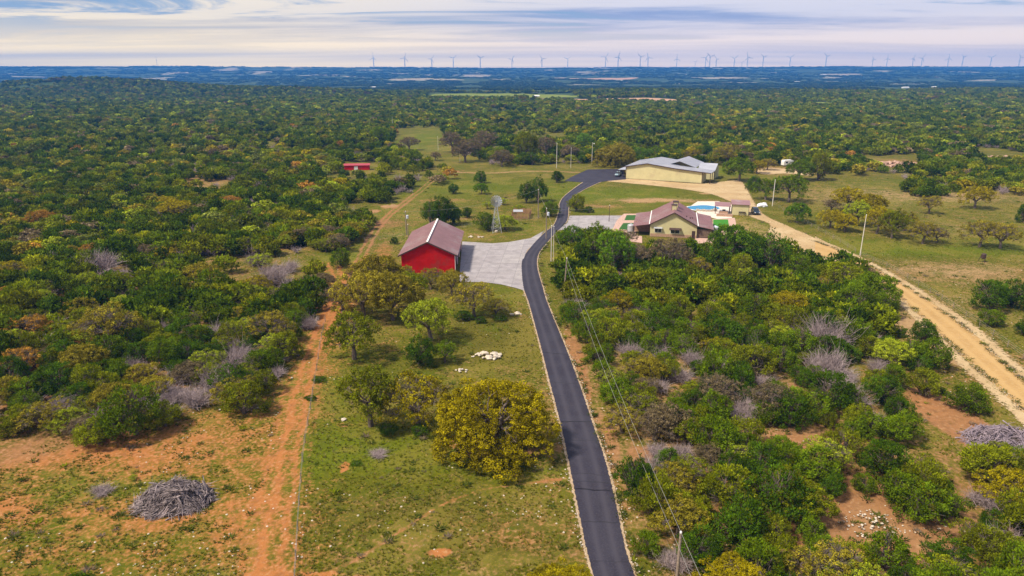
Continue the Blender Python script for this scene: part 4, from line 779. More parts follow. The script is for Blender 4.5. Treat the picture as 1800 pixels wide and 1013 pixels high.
# ------------------------------------------------------------------ grass, weeds, stones on the open ground
def tuft_mesh(seed, n=16, h=.22, w=.2, lean=.6, wid=.035):
    rg = np.random.default_rng(seed); vs = []; tone = []
    for i in range(n):
        a = rg.uniform(0, 6.28); r = rg.uniform(0, w * .6); d = np.array([math.cos(a), math.sin(a), 0]); b0 = d * r; hh = h * rg.uniform(.5, 1.1)
        s = np.array([-d[1], d[0], 0]) * wid; tip = b0 + d * hh * lean * rg.uniform(.5, 1.4) + np.array([0, 0, hh])
        vs += [b0 - s, b0 + s, tip]; tone.append(rg.uniform(.7, 1.3))
    return np_mesh('tuft', np.array(vs), np.arange(3 * n).reshape(-1, 3), [M_LEAF_I], attrs={'tone': ('FACE', 'FLOAT', np.array(tone)), 'warm': ('FACE', 'FLOAT', np.zeros(n))})
GT = [tuft_mesh(600 + i) for i in range(4)]
nG = 130000
gyy = 50 * (300 / 50) ** rng.random(nG); gxx = rng.uniform(-1, 1, nG) * (gyy * .8 + 14)
cd2, cr2, cl2 = cover_at(gxx, gyy)
road = in_poly(gxx, gyy, [tuple(p) for p in DL] + [tuple(p) for p in DR[::-1]]) | in_poly(gxx, gyy, [tuple(p) for p in CL] + [tuple(p) for p in CR[::-1]]) | (dist_line(gxx, gyy, TRACK) < 2.2) | (dist_line(gxx, gyy, TRACK2) < 1.6) | (dist_line(gxx, gyy, COWPATH) < .4)
for pad in ([(806, 420), (960, 405), (922, 515), (800, 500), (700, 500), (760, 400)], [(980, 376), (1290, 340), (1300, 420), (980, 425)]): road |= in_poly(gxx, gyy, WP(pad))
clump = fbm(gxx / 2.5, gyy / 2.5, 3, 83)
keep = ~road & (clump > .36 + .5 * (cd2 - .3)) ; gxx, gyy, cl2, cr2 = gxx[keep], gyy[keep], cl2[keep], cr2[keep]; k = len(gxx)
tg = choose([(.14, .135, .008), (.18, .175, .008), (.22, .17, .04), (.10, .12, .006), (.30, .24, .09)], [3, 3, 2, 2, 1.8], k) * rng.uniform(.75, 1.2, (k, 1)); tg[:, 0] *= 1 - .15 * np.clip(cl2, 0, 1); s = rng.uniform(.4, 1.0, k)
scatter('grass', 'olive and straw-coloured grass tufts on the open ground', np.stack([gxx, gyy, terrain(gxx, gyy) - .02], -1), GT, rng.integers(0, 4, k), tg, np.stack([s, s, s], -1), np.stack([np.zeros(k), np.zeros(k), rng.uniform(0, 6.28, k)], -1), 'grass_mass')
WM = [tuft_mesh(620 + i, 46, .32, .8, 1.4, .07) for i in range(4)]
nW = 7500; wy_ = 52 * (330 / 52) ** rng.random(nW); wx_ = rng.uniform(-1, 1, nW) * (wy_ * .8 + 14)
cdw, _, _ = cover_at(wx_, wy_); road = in_poly(wx_, wy_, [tuple(p) for p in DL] + [tuple(p) for p in DR[::-1]]) | in_poly(wx_, wy_, [tuple(p) for p in CL] + [tuple(p) for p in CR[::-1]]) | (dist_line(wx_, wy_, TRACK) < 2.2) | (dist_line(wx_, wy_, TRACK2) < 1.6)
for pad in ([(806, 420), (960, 405), (922, 515), (800, 500), (700, 500), (760, 400)], [(980, 376), (1290, 340), (1300, 420), (980, 425)]): road |= in_poly(wx_, wy_, WP(pad))
_e = []
for line, sg in ((CR, 1), (CR, 1), (CL, -1), (CL, -1), (DR, 1)):
    q = np.array(smooth_line([tuple(p) for p in line], 8)); ii = rng.integers(0, len(q) - 1, 260); tq = rng.random((260, 1)); pq = q[ii] * (1 - tq) + q[ii + 1] * tq
    nr = np.stack([q[ii + 1][:, 1] - q[ii][:, 1], -(q[ii + 1][:, 0] - q[ii][:, 0])], -1); nr /= np.linalg.norm(nr, axis=1, keepdims=True) + 1e-9; _e.append(pq + nr * sg * rng.normal(.45, .2, (260, 1)))
_e = np.concatenate(_e); _e = _e[(np.hypot(_e[:, 0], _e[:, 1]) < 260) & (_e[:, 1] > 40)]
keep = ~road & (fbm(wx_ / 6, wy_ / 6, 3, 85) > .46) & (rng.random(nW) < np.where((wx_ > 0) & (cdw > .5), .9, .5)); wx_, wy_ = np.concatenate([wx_[keep], _e[:, 0]]), np.concatenate([wy_[keep], _e[:, 1]]); k = len(wx_)
tw = choose([(.055, .075, .010), (.08, .10, .014), (.17, .20, .006), (.16, .12, .085)], [4, 3, .8, 1.6], k); s = rng.uniform(.25, 1.05, k) ** 1.5
scatter('weeds', 'low dark green weeds dotted over the pasture', np.stack([wx_, wy_, terrain(wx_, wy_) - .02], -1), WM, rng.integers(0, 4, k), tw, np.stack([s, s, s], -1), np.stack([np.zeros(k), np.zeros(k), rng.uniform(0, 6.28, k)], -1), 'weed_mass')
M_STONE = mat('limestone', (.50, .43, .35), .95, scale=2, var=.25, bump=.03)
M_STONE2 = mat('pink_stone', (.42, .27, .20), .95, scale=1.2, var=.35, bump=.04)
def rock_mesh(seed, m, flat=.6):
    rg = np.random.default_rng(seed); bm = bmesh.new(); bmesh.ops.create_icosphere(bm, subdivisions=1, radius=.5)
    for v in bm.verts: v.co = Vector((v.co.x * rg.uniform(.7, 1.25), v.co.y * rg.uniform(.7, 1.25), v.co.z * flat * rg.uniform(.7, 1.2)))
    me = bpy.data.meshes.new('rock'); bm.to_mesh(me); bm.free(); me.materials.append(m); return me
RK = [rock_mesh(700 + i, M_STONE) for i in range(5)]; RK2 = [rock_mesh(720 + i, M_STONE2, .7) for i in range(5)]
nS = 5000; sy_ = 50 * (220 / 50) ** rng.random(nS); sx_ = rng.uniform(-1, 1, nS) * (sy_ * .8 + 14); cds, _, _ = cover_at(sx_, sy_)
keep = (fbm(sx_ / 7, sy_ / 7, 2, 99) > .5) & ~in_poly(sx_, sy_, [tuple(p) for p in DL] + [tuple(p) for p in DR[::-1]]) & ~in_poly(sx_, sy_, WP([(700, 380), (960, 400), (925, 515), (700, 500)])) & ~in_poly(sx_, sy_, WP([(980, 376), (1290, 340), (1300, 420), (980, 425)])) & ~in_poly(sx_, sy_, [tuple(p) for p in CL] + [tuple(p) for p in CR[::-1]])
sx_, sy_ = sx_[keep], sy_[keep]; k = len(sx_); s = rng.uniform(.06, .32, k) ** 1.1
scatter('gravel', 'small pale stones lying about on the open ground', np.stack([sx_, sy_, terrain(sx_, sy_)], -1), RK, rng.integers(0, 5, k), np.ones((k, 3)), np.stack([s, s, s], -1), np.stack([np.zeros(k), np.zeros(k), rng.uniform(0, 6.28, k)], -1), 'stone_mass')
# stones lying thick along the road edges
sy_, sx_ = [], []
for line in (CR, CL, DL, DR):
    q = np.array(smooth_line([tuple(p) for p in line], 8)); ii = rng.integers(0, len(q) - 1, 420); tq = rng.random((420, 1)); pq = q[ii] * (1 - tq) + q[ii + 1] * tq
    nrm = np.stack([q[ii + 1][:, 1] - q[ii][:, 1], -(q[ii + 1][:, 0] - q[ii][:, 0])], -1); nrm /= np.linalg.norm(nrm, axis=1, keepdims=True) + 1e-9
    sg = 1 if line is CR or line is DR else -1
    pq = pq + nrm * sg * rng.uniform(.1, .8, (420, 1)); sx_.append(pq[:, 0]); sy_.append(pq[:, 1])
sx_, sy_ = np.concatenate(sx_), np.concatenate(sy_); ok_ = (np.hypot(sx_, sy_) < 240); sx_, sy_ = sx_[ok_], sy_[ok_]; k = len(sx_); s = rng.uniform(.06, .22, k)
scatter('roadside_gravel', 'loose pale stones along the road edges', np.stack([sx_, sy_, np.full(k, .02)], -1), RK, rng.integers(0, 5, k), np.ones((k, 3)), np.stack([s, s, s], -1), np.stack([np.zeros(k), np.zeros(k), rng.uniform(0, 6.28, k)], -1), 'edge_stone_mass')

# ------------------------------------------------------------------ buildings
M_RED = mat('red_sheet_metal', (.50, .008, .006), .75, var=.14, scale=.6, spec=.12, wear=(.36, .035, .025), wear_lo=.52)
M_MAUVE = mat('mauve_roof_metal', (.26, .14, .145), .5, var=.10, scale=.5, spec=.4, wear=(.29, .20, .20), wear_lo=.5)
M_WHITE = mat('white_trim', (.78, .76, .74), .6, var=.05)
M_TRIM = mat('brown_trim', (.06, .035, .03), .6)
M_CREAM = mat('cream_sheet_metal', (.55, .49, .27), .7, var=.06, scale=.4, spec=.2, wear=(.49, .42, .24), wear_lo=.55)
M_GREYROOF = mat('galvalume_roof', (.33, .34, .40), .5, var=.08, scale=.3, spec=.4, wear=(.39, .39, .44), wear_lo=.5)
M_DARKWIN = mat('dark_glass', (.02, .025, .03), .12, spec=.8)
M_WOOD = mat('weathered_wood', (.20, .14, .10), .9, var=.3, scale=5)
M_CEDAR = mat('cedar_boards', (.36, .20, .11), .9, var=.3, scale=4)
M_GALV = mat('galvanised_steel', (.46, .47, .50), .45, metal=.4, var=.1, scale=4)
M_POLE = mat('grey_pole_wood', (.26, .20, .16), .95, var=.3, scale=6)
M_PAVER = mat('pink_pavers', (.47, .31, .25), .9, var=.2, scale=1.5)
M_TURF = mat('artificial_turf', (.04, .19, .012), .95, var=.15, scale=3)
M_TURF2 = mat('dark_lawn', (.03, .10, .015), .95, var=.2, scale=3)
M_POOLDECK = mat('pale_pool_deck', (.62, .54, .47), .85, var=.1, scale=1)
M_WATER = mat('pool_water', (.01, .22, .40), .08, var=.15, scale=.8, spec=.6)
M_BLACK = mat('black_plastic', (.015, .015, .017), .5)
M_LIGHTBR = mat('tan_brick', (.40, .25, .17), .9, var=.2, scale=3)

def frame_at(p, q):
    """origin + rotation so that the local x axis runs from ground point p to q"""
    return Vector((p[0], p[1], 0)), math.atan2(q[1] - p[1], q[0] - p[0]), math.hypot(q[0] - p[0], q[1] - p[1])
def roof_slope(mb, x0, x1, y0, y1, z0, z1, t=.12):
    """sheet that rises from z0 at x0 to z1 at x1, running y0..y1"""
    return mb.slab([(x0, y0, z0), (x1, y0, z1), (x1, y1, z1), (x0, y1, z0)], t)
def ribs(parent, x0, x1, y0, y1, z0, z1, step, m, name='roof_rib'):
    """standing seams of a metal roof, one part for the many"""
    mb = MB(); y = y0 + step / 2
    while y < y1:
        mb.slab([(x0, y - .04, z0 + .06), (x1, y - .04, z1 + .06), (x1, y + .04, z1 + .06), (x0, y + .04, z0 + .06)], .05); y += step
    return tag(mb.build(name, m, parent), kind='stuff')
def gable_wall(mb, x0, x1, y, z0, eave, apex, t=.15, xa=None):
    xa = (x0 + x1) / 2 if xa is None else xa
    vs = [(x0, y, z0), (x1, y, z0), (x1, y, eave), (xa, y, apex), (x0, y, eave)]
    return mb.add(vs + [(a, b + t, c) for a, b, c in vs], [(0, 1, 2, 3, 4), (9, 8, 7, 6, 5)] + [(i, i + 5, (i + 1) % 5 + 5, (i + 1) % 5) for i in range(5)])

# red barn
bx0, by0 = G(706, 480); o0 = Vector((bx0, by0, 0))
barn = thing('barn', 'bright red metal barn with a mauve gable roof and white ridge cap', 'barn', tuple(o0), R(0.5))
W, D, E, A = 12.4, 24.5, 4.5, 7.4
gable_wall(MB(), 0, W, 0, -.1, E, A).build('end_wall', M_RED, barn); gable_wall(MB(), 0, W, D - .15, -.1, E, A).build('end_wall', M_RED, barn)
MB().box(0, .15, .16, D - .16, -.1, E - .05).build('side_wall', M_RED, barn)
sw = MB().box(W - .15, W, .16, D - .16, -.1, E - .05).build('side_wall', M_RED, barn)
for y0 in (2.2, 9.0, 15.8): dr = MB().box(W, W + .06, y0, y0 + 4.4, 0, 3.6).build('roller_door', M_DARKWIN, sw)
for y0 in (.02, 7.7, 14.5, 22): MB().box(W + .002, W + .12, y0, y0 + .25, 0, E - .1).build('door_post', M_WHITE, sw)
for side in (0, 1):
    mb = MB(); xe, xr = ((-.75, W / 2) if side == 0 else (W + .75, W / 2)); ze = E - .25
    if side == 0: mb.slab([(xe, -.5, ze), (xr, -.5, A + .15), (xr, D + .5, A + .15), (xe, D + .5, ze)], .1)
    else: mb.slab([(xr, -.5, A + .15), (xe, -.5, ze), (xe, D + .5, ze), (xr, D + .5, A + .15)], .1)
    rp = mb.build('roof', M_MAUVE, barn); ribs(rp, xe, xr, -.45, D + .45, ze, A + .15, .9, M_MAUVE)
MB().box(W / 2 - .2, W / 2 + .2, -.55, D + .55, A + .2, A + .3).build('ridge_cap', M_WHITE, barn)
for s, xe in ((0, -.75), (1, W + .75)):
    MB().slab([(xe, -.56, E - .18), (W / 2, -.56, A + .2), (W / 2, -.48, A + .2), (xe, -.48, E - .18)][:: (1 if s == 0 else -1)], .3).build('rake_trim', M_TRIM, barn)
mb = MB()
for i in range(1, 41): mb.box(i * .3 - .02, i * .3 + .02, -.03, -.002, 0, E - .1 + (A - E) * (1 - abs(i * .3 - W / 2) / (W / 2)) - .1)
tag(mb.build('wall_rib', M_RED, barn), kind='stuff')
MB().box(W / 2 - .5, W / 2 + .5, -.08, -.035, 5.2, 5.9).build('gable_vent', M_RED, barn)

# tan ranch house with two lean-to porches
p = G(1141.5, 416); q = G(1223, 419.5)
o0, rz_h, Wh = frame_at(p, q); rz_h -= R(2)
house = thing('house', 'tan ranch house with a mauve metal roof, twin chimneys and side porches', 'house', tuple(o0), rz_h)
W, D, E, A = Wh, 19.0, 3.6, 7.1
fw = gable_wall(MB(), 0, W, 0, 0, E, A).build('front_wall', M_CREAM, house); gable_wall(MB(), 0, W, D - .15, 0, E, A).build('rear_wall', M_CREAM, house)
MB().box(0, .15, .16, D - .16, 0, E).build('side_wall', M_CREAM, house); MB().box(W - .15, W, .16, D - .16, 0, E).build('side_wall', M_CREAM, house)
MB().box(.1, W - .1, -.04, -.003, 0, .9).build('stone_base', M_LIGHTBR, house)
for sgn in (0, 1):
    mb = MB(); xe, xr = ((-.3, W / 2) if sgn == 0 else (W + .3, W / 2)); qd = [(xe, -.5, E), (xr, -.5, A + .1), (xr, D + .5, A + .1), (xe, D + .5, E)]
    mb.slab(qd if sgn == 0 else [qd[1], qd[0], qd[3], qd[2]], .12); rp = mb.build('roof', M_MAUVE, house); ribs(rp, xe, xr, -.45, D + .45, E, A + .1, .8, M_MAUVE)
    f_ = [(xe, -.58, E + .04), (xr, -.58, A + .14), (xr, -.505, A + .14), (xe, -.505, E + .04)]
    MB().slab(f_ if sgn == 0 else [f_[1], f_[0], f_[3], f_[2]], .28).build('rake_trim', M_TRIM, house)
    # porch roof and its white flashing
    xo = -4.9 if sgn == 0 else W + 4.6; xi = -.3 if sgn == 0 else W + .3; d1 = D if sgn == 0 else D + .3
    qd = [(xo, .2, 2.75), (xi, .2, E - .1), (xi, d1, E - .1), (xo, d1, 2.75)]
    pr = MB().slab(qd if sgn == 0 else [qd[1], qd[0], qd[3], qd[2]], .12).build('porch_roof', M_MAUVE, house); ribs(pr, xo, xi, .25, d1 - .05, 2.75, E - .1, .8, M_MAUVE)
    MB().box(xi - .12, xi + .12, -.45, D + .3, E + .03, E + .13).build('flashing', M_WHITE, house)
    for y_ in (.5, d1 / 3, 2 * d1 / 3, d1 - .3): MB().box(xo + (.1 if sgn == 0 else -.25), xo + (.25 if sgn == 0 else -.1), y_, y_ + .15, 0, 2.68).build('porch_post', M_TRIM, house)
MB().box(-4.6, -.02, 5.5, 5.65, 0, 3.0).build('porch_screen_wall', M_LIGHTBR, house)
rs = MB().box(W + .02, W + 4.3, .75, .82, .2, 2.55).build('slatted_screen', M_TRIM, house)
for i in range(9): MB().box(W + .05, W + 4.25, .68, .74, .3 + i * .25, .47 + i * .25).build('slat', M_WOOD, rs)
def window(parent, x0, x1, y, z0, z1, awning=True, nm='window'):
    f = MB().box(x0, x1, y - .06, y - .01, z0, z1).build(nm, M_WHITE, parent)
    MB().box(x0 + .1, (x0 + x1) / 2 - .04, y - .08, y - .065, z0 + .1, z1 - .1).build('pane', M_DARKWIN, f); MB().box((x0 + x1) / 2 + .04, x1 - .1, y - .08, y - .065, z0 + .1, z1 - .1).build('pane', M_DARKWIN, f)
    return f
window(house, 1.2, 3.2, 0, 1.2, 2.4); window(house, 5.6, 8.2, 0, 1.1, 2.2)
MB().slab([(5.3, -.9, 2.35), (8.6, -.9, 2.35), (8.6, -.02, 2.75), (5.3, -.02, 2.75)], .08).build('awning', M_TRIM, house)
MB().slab([(1.0, -.7, 2.5), (3.4, -.7, 2.5), (3.4, -.02, 2.8), (1.0, -.02, 2.8)], .06).build('awning', M_GALV, house)
MB().box(W - 1.3, W - .4, -.07, -.01, 0, 2.1).build('door', M_TRIM, house)
for cx_, cy_ in ((W / 2 - .1, 5.2), (W / 2 + .3, 10.5)):
    ch = MB().box(cx_ - .7, cx_ + .7, cy_ - .7, cy_ + .7, A - 1.0, A + 1.25).build('chimney', M_CREAM, house)
    MB().box(cx_ - .85, cx_ + .85, cy_ - .85, cy_ + .85, A + 1.26, A + 1.4).build('chimney_cap', M_TRIM, ch)
    for sx_ in (-.74, .64): MB().box(cx_ + sx_, cx_ + sx_ + .1, cy_ - .74, cy_ - .66, A - .2, A + 1.25).build('corner_trim', M_TRIM, ch)
for vx, vy in ((W * .77, 3.2), (W * .9, 5.6), (W * .85, 3.9)): MB().lathe([(.12, 0), (.12, .5), (.2, .52), (.2, .6)], 8, (vx, vy)).build('vent_pipe', M_TRIM, house).location = (0, 0, E + (A - E) * (1 - abs(vx - W / 2) / (W / 2)) - .1)

# paving, lawns, pool
def flat_part(name, px, z, m, parent=None, label=None): return flat_poly(name, px, z, m, label, parent=parent)
flat_poly('pool_deck', [(1228, 378), (1215, 362), (1226, 355), (1262, 355), (1290, 362), (1286, 384), (1262, 386), (1252, 384), (1240, 380)], .05, M_POOLDECK, 'pale deck round the swimming pool')
for nm, px_, lb in (('paving', [(1083, 389), (1096, 376.5), (1126, 376.5), (1120, 392), (1117, 414), (1128, 416), (1128, 428), (1086, 422), (1072, 414)], 'pink paving round the left porch'), ('paving', [(1222, 417), (1254, 416), (1254, 428), (1220, 429)], 'pink paving in front of the right porch'), ('paving', [(1252, 386), (1262, 385.5), (1291, 384), (1296, 407), (1290, 414), (1252, 414)], 'pink paving round the bright turf square')):
    flat_poly(nm, px_, .045, M_PAVER, lb)
flat_poly('turf_square', [(1253, 387), (1279, 387), (1282, 406), (1253, 407)], .062, M_TURF, 'bright green artificial turf square right of the house')
flat_poly('lawn_square', [(1101, 379), (1122, 379), (1119, 388), (1097, 388)], .062, M_TURF2, 'dark green lawn rectangle behind the left porch')
flat_poly('lawn_square', [(1095, 393), (1117, 393), (1113, 405), (1087, 404)], .062, M_TURF2, 'dark green lawn rectangle beside the left porch')
pc = G(1236, 367); pr_ = []
for i in range(28):
    t = 2 * math.pi * i / 28; pr_.append((pc[0] + (4.9 + .6 * math.cos(2 * t)) * math.cos(t), pc[1] + (5.0 + .7 * math.sin(2 * t + .5)) * math.sin(t)))
pool = thing('swimming_pool', 'freeform blue swimming pool behind the house', 'swimming pool', (0, 0, 0))
MB().prism([(pc[0] + (a - pc[0]) * 1.10, pc[1] + (b - pc[1]) * 1.10) for a, b in pr_], .052, .16).build('coping', M_WHITE, pool); MB().prism(pr_, .10, .185).build('water', M_WATER, pool)
mb = MB(); rr_ = random.Random(4)
for i in range(7):
    t = 4.1 + i * .18; cx_, cy_ = pc[0] + 5.6 * math.cos(t), pc[1] + 5.7 * math.sin(t); mb.box(cx_ - .5, cx_ + .5, cy_ - .4, cy_ + .4, .05, .5 + rr_.random() * .5)
mb.build('rockwork', M_STONE, pool)

# pool shed with a lean-to cover
ps = G(1285, 378.5); qs = G(1315, 380); o0, rz_s, Ws = frame_at(ps, qs)
shed = thing('pool_shed', 'small tan shed with a mauve roof beside the pool', 'shed', tuple(o0), rz_s)
for nm, b_ in (('front_wall', (0, Ws, 0, .12)), ('rear_wall', (0, Ws, 4.2, 4.32)), ('side_wall', (0, .12, .125, 4.195)), ('side_wall', (Ws - .12, Ws, .125, 4.195))): MB().box(*b_, 0, 3.5).build(nm, M_CREAM, shed)
rs = MB().slab([(-.3, -.4, 3.55), (Ws + .3, -.4, 3.55), (Ws + .3, 4.7, 4.2), (-.3, 4.7, 4.2)], .12).build('roof', M_MAUVE, shed)
for x_ in (-.03, Ws - .1): MB().box(x_, x_ + .13, -.03, -.003, 0, 3.5).build('corner_trim', M_TRIM, shed)
MB().box(Ws * .42, Ws * .42 + 1.9, -.06, -.004, .9, 1.05).build('shelf_rail', M_TRIM, shed)
for x_ in (.42, .78): MB().box(Ws * x_, Ws * x_ + .12, -.30, -.18, 0, 1.2).build('bench_leg', M_TRIM, shed)
MB().box(Ws * .42, Ws * .42 + 2.1, -.45, -.1, 1.05, 1.2).build('bench', M_TRIM, shed)
cover_ = thing('patio_cover', 'mauve patio cover on posts left of the pool shed', 'patio cover', tuple(o0), rz_s)
MB().slab([(-5.4, -.2, 2.75), (-.35, -.2, 2.75), (-.35, 4.4, 3.3), (-5.4, 4.4, 3.3)], .14).build('roof', M_MAUVE, cover_)
for x_ in (-5.2, -.7):
    for y_ in (0, 4.0): MB().box(x_, x_ + .18, y_, y_ + .18, 0, 2.7 + y_ * .12).build('post', M_TRIM, cover_)
grill = thing('outdoor_kitchen', 'grey outdoor kitchen counter under the patio cover', 'counter', tuple(o0 + Vector((-3.4, 1.6, 0))), rz_s)
MB().box(0, 2.6, 0, .9, 0, .95).build('counter', M_LIGHTBR, grill); MB().box(-.05, 2.65, -.05, .95, .96, 1.03).build('counter_top', M_GALV, grill); MB().box(.8, 1.8, .1, .8, 1.035, 1.4).build('grill_hood', M_BLACK, grill)
wallb = thing('planter_wall', 'low red-brown planter wall in front of the patio cover', 'wall', tuple(o0 + Vector((-5.6, -2.4, 0))), rz_s)
MB().box(0, 5.0, 0, .35, 0, .8).build('wall', M_LIGHTBR, wallb); MB().box(-.03, 5.03, -.03, .38, .803, .88).build('coping', M_PAVER, wallb)

def tank(px, py, h, r, label, m):
    c_ = G(px, py); t = thing('water_tank', label, 'water tank', (c_[0], c_[1], .04))
    mb = MB().lathe([(r, 0), (r, h), (r * .9, h + .1), (r * .2, h + .38), (r * .2, h + .46)], 24); mb.build('tank_body', m, t)
    for k in range(3): MB().lathe([(r + .03, h * (.2 + .28 * k)), (r + .03, h * (.2 + .28 * k) + .08)], 24).build('hoop', m, t)
tank(1108, 410, 2.3, 1.0, 'tall grey cylindrical water tank by the left porch', M_GALV)
tank(1256, 408, 1.3, 1.05, 'low grey water tank by the right porch', mat('pale_poly', (.55, .60, .68), .5))

# big metal building
p = G(1099, 314.5); q = G(1233, 323.5); o0, rz_m, Wm = frame_at(p, q)
bld = thing('metal_building', 'large cream metal building with a pale grey multi-gable roof', 'metal building', tuple(o0), rz_m)
A_, E1, E2, xa = 6.9, 5.3, 4.6, Wm * .285; D = 25.0; xl = Wm * .63
MB().add([(x_, y_, z_) for y_ in (0, .2) for x_, z_ in ((0, 0), (Wm, 0), (Wm, E2), (xl, 5.55), (xa, A_), (0, E1))], [(0, 1, 2, 3, 4, 5), (11, 10, 9, 8, 7, 6)] + [(i, i + 6, (i + 1) % 6 + 6, (i + 1) % 6) for i in range(6)]).build('front_wall', M_CREAM, bld)
MB().add([(x_, y_, z_) for y_ in (D - .2, D) for x_, z_ in ((0, 0), (Wm * .6, 0), (Wm * .6, 5.6), (xa, A_), (0, E1))], [(0, 1, 2, 3, 4), (9, 8, 7, 6, 5)] + [(i, i + 5, (i + 1) % 5 + 5, (i + 1) % 5) for i in range(5)]).build('rear_wall', M_CREAM, bld)
MB().box(0, .2, .205, D - .205, 0, E1).build('side_wall', M_CREAM, bld); MB().box(Wm - .2, Wm, .205, 9, 0, E2).build('side_wall', M_CREAM, bld)
for x_, z_ in ((0, E1), (Wm - .1, E2)): MB().box(x_ - .05, x_ + .2, -.06, -.003, 0, z_).build('corner_trim', M_TRIM, bld)
MB().box(0, Wm, -.05, -.004, -.05, .12).build('base_trim', M_TRIM, bld)
mb = MB()
for i in range(1, int(Wm / .9)):
    x_ = i * .9; zt = (E1 + (A_ - E1) * x_ / xa) if x_ < xa else ((A_ + (5.55 - A_) * (x_ - xa) / (xl - xa)) if x_ < xl else 5.55 + (E2 - 5.55) * (x_ - xl) / (Wm - xl))
    mb.box(x_ - .03, x_ + .03, -.035, -.002, .13, zt - .15)
tag(mb.build('wall_rib', M_CREAM, bld), kind='stuff')
def roofp(qd, nm='roof', rib=True, step=1.2):
    rp = MB().slab(qd, .15).build(nm, M_GREYROOF, bld)
    if rib:
        a, b, c, d = [Vector(v) for v in qd]; mb = MB(); n_ = max(2, int((d - a).length / step)); up = Vector((0, 0, .07))
        for i in range(n_):
            t0, t1 = (i + .5) / n_ - .03 / n_ * 2, (i + .5) / n_ + .03 / n_ * 2
            mb.slab([a.lerp(d, t0) + up, b.lerp(c, t0) + up, b.lerp(c, t1) + up, a.lerp(d, t1) + up], .05)
        tag(mb.build('roof_seam', M_GREYROOF, rp), kind='stuff')
    return rp
roofp([(-.8, -.6, E1 - .1), (xa, -.6, A_ + .2), (xa, D + .4, A_ + .2), (-.8, D + .4, E1 - .1)])
roofp([(xa, -.6, A_ + .2), (xl, -.6, 5.75), (xl, D + .4, 5.75), (xa, D + .4, A_ + .2)])
roofp([(xl, -.6, 5.72), (Wm + 3.6, -.6, 4.5), (Wm + 3.6, 9.5, 4.5), (xl, 9.5, 5.72)], 'lean_to_roof')
for qd in ([(-.85, -.68, E1 - .02), (xa, -.68, A_ + .28), (xa, -.605, A_ + .28), (-.85, -.605, E1 - .02)], [(xa, -.68, A_ + .28), (xl, -.68, 5.83), (xl, -.605, 5.83), (xa, -.605, A_ + .28)], [(xl, -.68, 5.80), (Wm + 3.6, -.68, 4.58), (Wm + 3.6, -.605, 4.58), (xl, -.605, 5.80)]): MB().slab(qd, .35).build('rake_trim', M_TRIM, bld)
for y_ in (-.3, 4.5, 9.0): MB().box(Wm + 3.2, Wm + 3.45, y_, y_ + .25, 0, 4.45).build('carport_post', M_TRIM, bld)
# rear cross gable and side wing
gx0, gx1, gy0, gy1, ga = Wm * .45, Wm * .84, 13.0, 28.0, 7.5; gxm = (gx0 + gx1) / 2
gable_wall(MB(), gx0, gx1, gy0, 0, 5.4, ga).build('cross_gable_wall', M_CREAM, bld)
roofp([(gx0 - .6, gy0 - 4, 5.3), (gxm, gy0 - 4, ga + .2), (gxm, gy1, ga + .2), (gx0 - .6, gy1, 5.3)], 'cross_roof'); roofp([(gxm, gy0 - 4, ga + .2), (gx1 + .6, gy0 - 4, 5.3), (gx1 + .6, gy1, 5.3), (gxm, gy1, ga + .2)], 'cross_roof')
wx0, wx1, wy0, wy1 = gx1 + .7, Wm + 2.5, 13.0, 24.0
MB().box(wx0, wx1, wy0, wy0 + .2, 0, 3.8).build('wing_wall', M_CREAM, bld)
roofp([(wx0, wy0 - .5, 4.0), (wx1 + .5, wy0 - .5, 4.0), (wx1 + .5, (wy0 + wy1) / 2, 6.3), (wx0, (wy0 + wy1) / 2, 6.3)], 'wing_roof', False)
MB().add([(wx1, wy0, 0), (wx1, wy1, 0), (wx1, wy1, 3.9), (wx1, (wy0 + wy1) / 2, 6.1), (wx1, wy0, 3.9), (wx1 + .15, wy0, 0), (wx1 + .15, wy1, 0), (wx1 + .15, wy1, 3.9), (wx1 + .15, (wy0 + wy1) / 2, 6.1), (wx1 + .15, wy0, 3.9)], [(0, 1, 2, 3, 4), (9, 8, 7, 6, 5)] + [(i, i + 5, (i + 1) % 5 + 5, (i + 1) % 5) for i in range(5)]).build('wing_gable', M_CREAM, bld)
ac = MB().slab([(-4.5, 3, 3.3), (-.2, 3, 3.5), (-.2, 12, 3.5), (-4.5, 12, 3.3)], .12).build('canopy', M_GREYROOF, bld)
for y_ in (3.2, 11.6): MB().box(-4.4, -4.2, y_, y_ + .2, 0, 3.2).build('canopy_post', M_TRIM, bld)
MB().box(-.06, -.004, 4, 8, 0, 3).build('roller_door', M_TRIM, bld)

# small red outbuilding, camper, tarp heap
c_ = G(604, 299); o = thing('red_shed', 'small bright red shed with a white door in the left woods', 'shed', (c_[0], c_[1], 0), R(6))
MB().box(0, 12, 0, 3.4, 0, 2.2).build('walls', M_RED, o); MB().slab([(-.3, -.3, 2.25), (12.3, -.3, 2.25), (12.3, 3.8, 2.7), (-.3, 3.8, 2.7)], .12).build('roof', mat('faded_red_roof', (.36, .04, .06), .5), o); MB().box(4.9, 6.6, -.05, -.004, 0, 1.8).build('door', M_WHITE, o)
c_ = G(1377, 294); o = thing('camper_trailer', 'white camper trailer parked behind the oaks on the right', 'trailer', (c_[0], c_[1], 0), R(15))
mb = MB(); pf = [(0, .6), (5.2, .6), (5.6, 1.4), (5.4, 2.7), (4.6, 3.0), (.4, 3.0), (0, 2.4)]; mb.add([(x_, y_, z_) for y_ in (0, 2.3) for x_, z_ in pf], [tuple(range(7)), tuple(range(13, 6, -1))] + [(i, i + 7, (i + 1) % 7 + 7, (i + 1) % 7) for i in range(7)]); mb.build('body', M_WHITE, o)
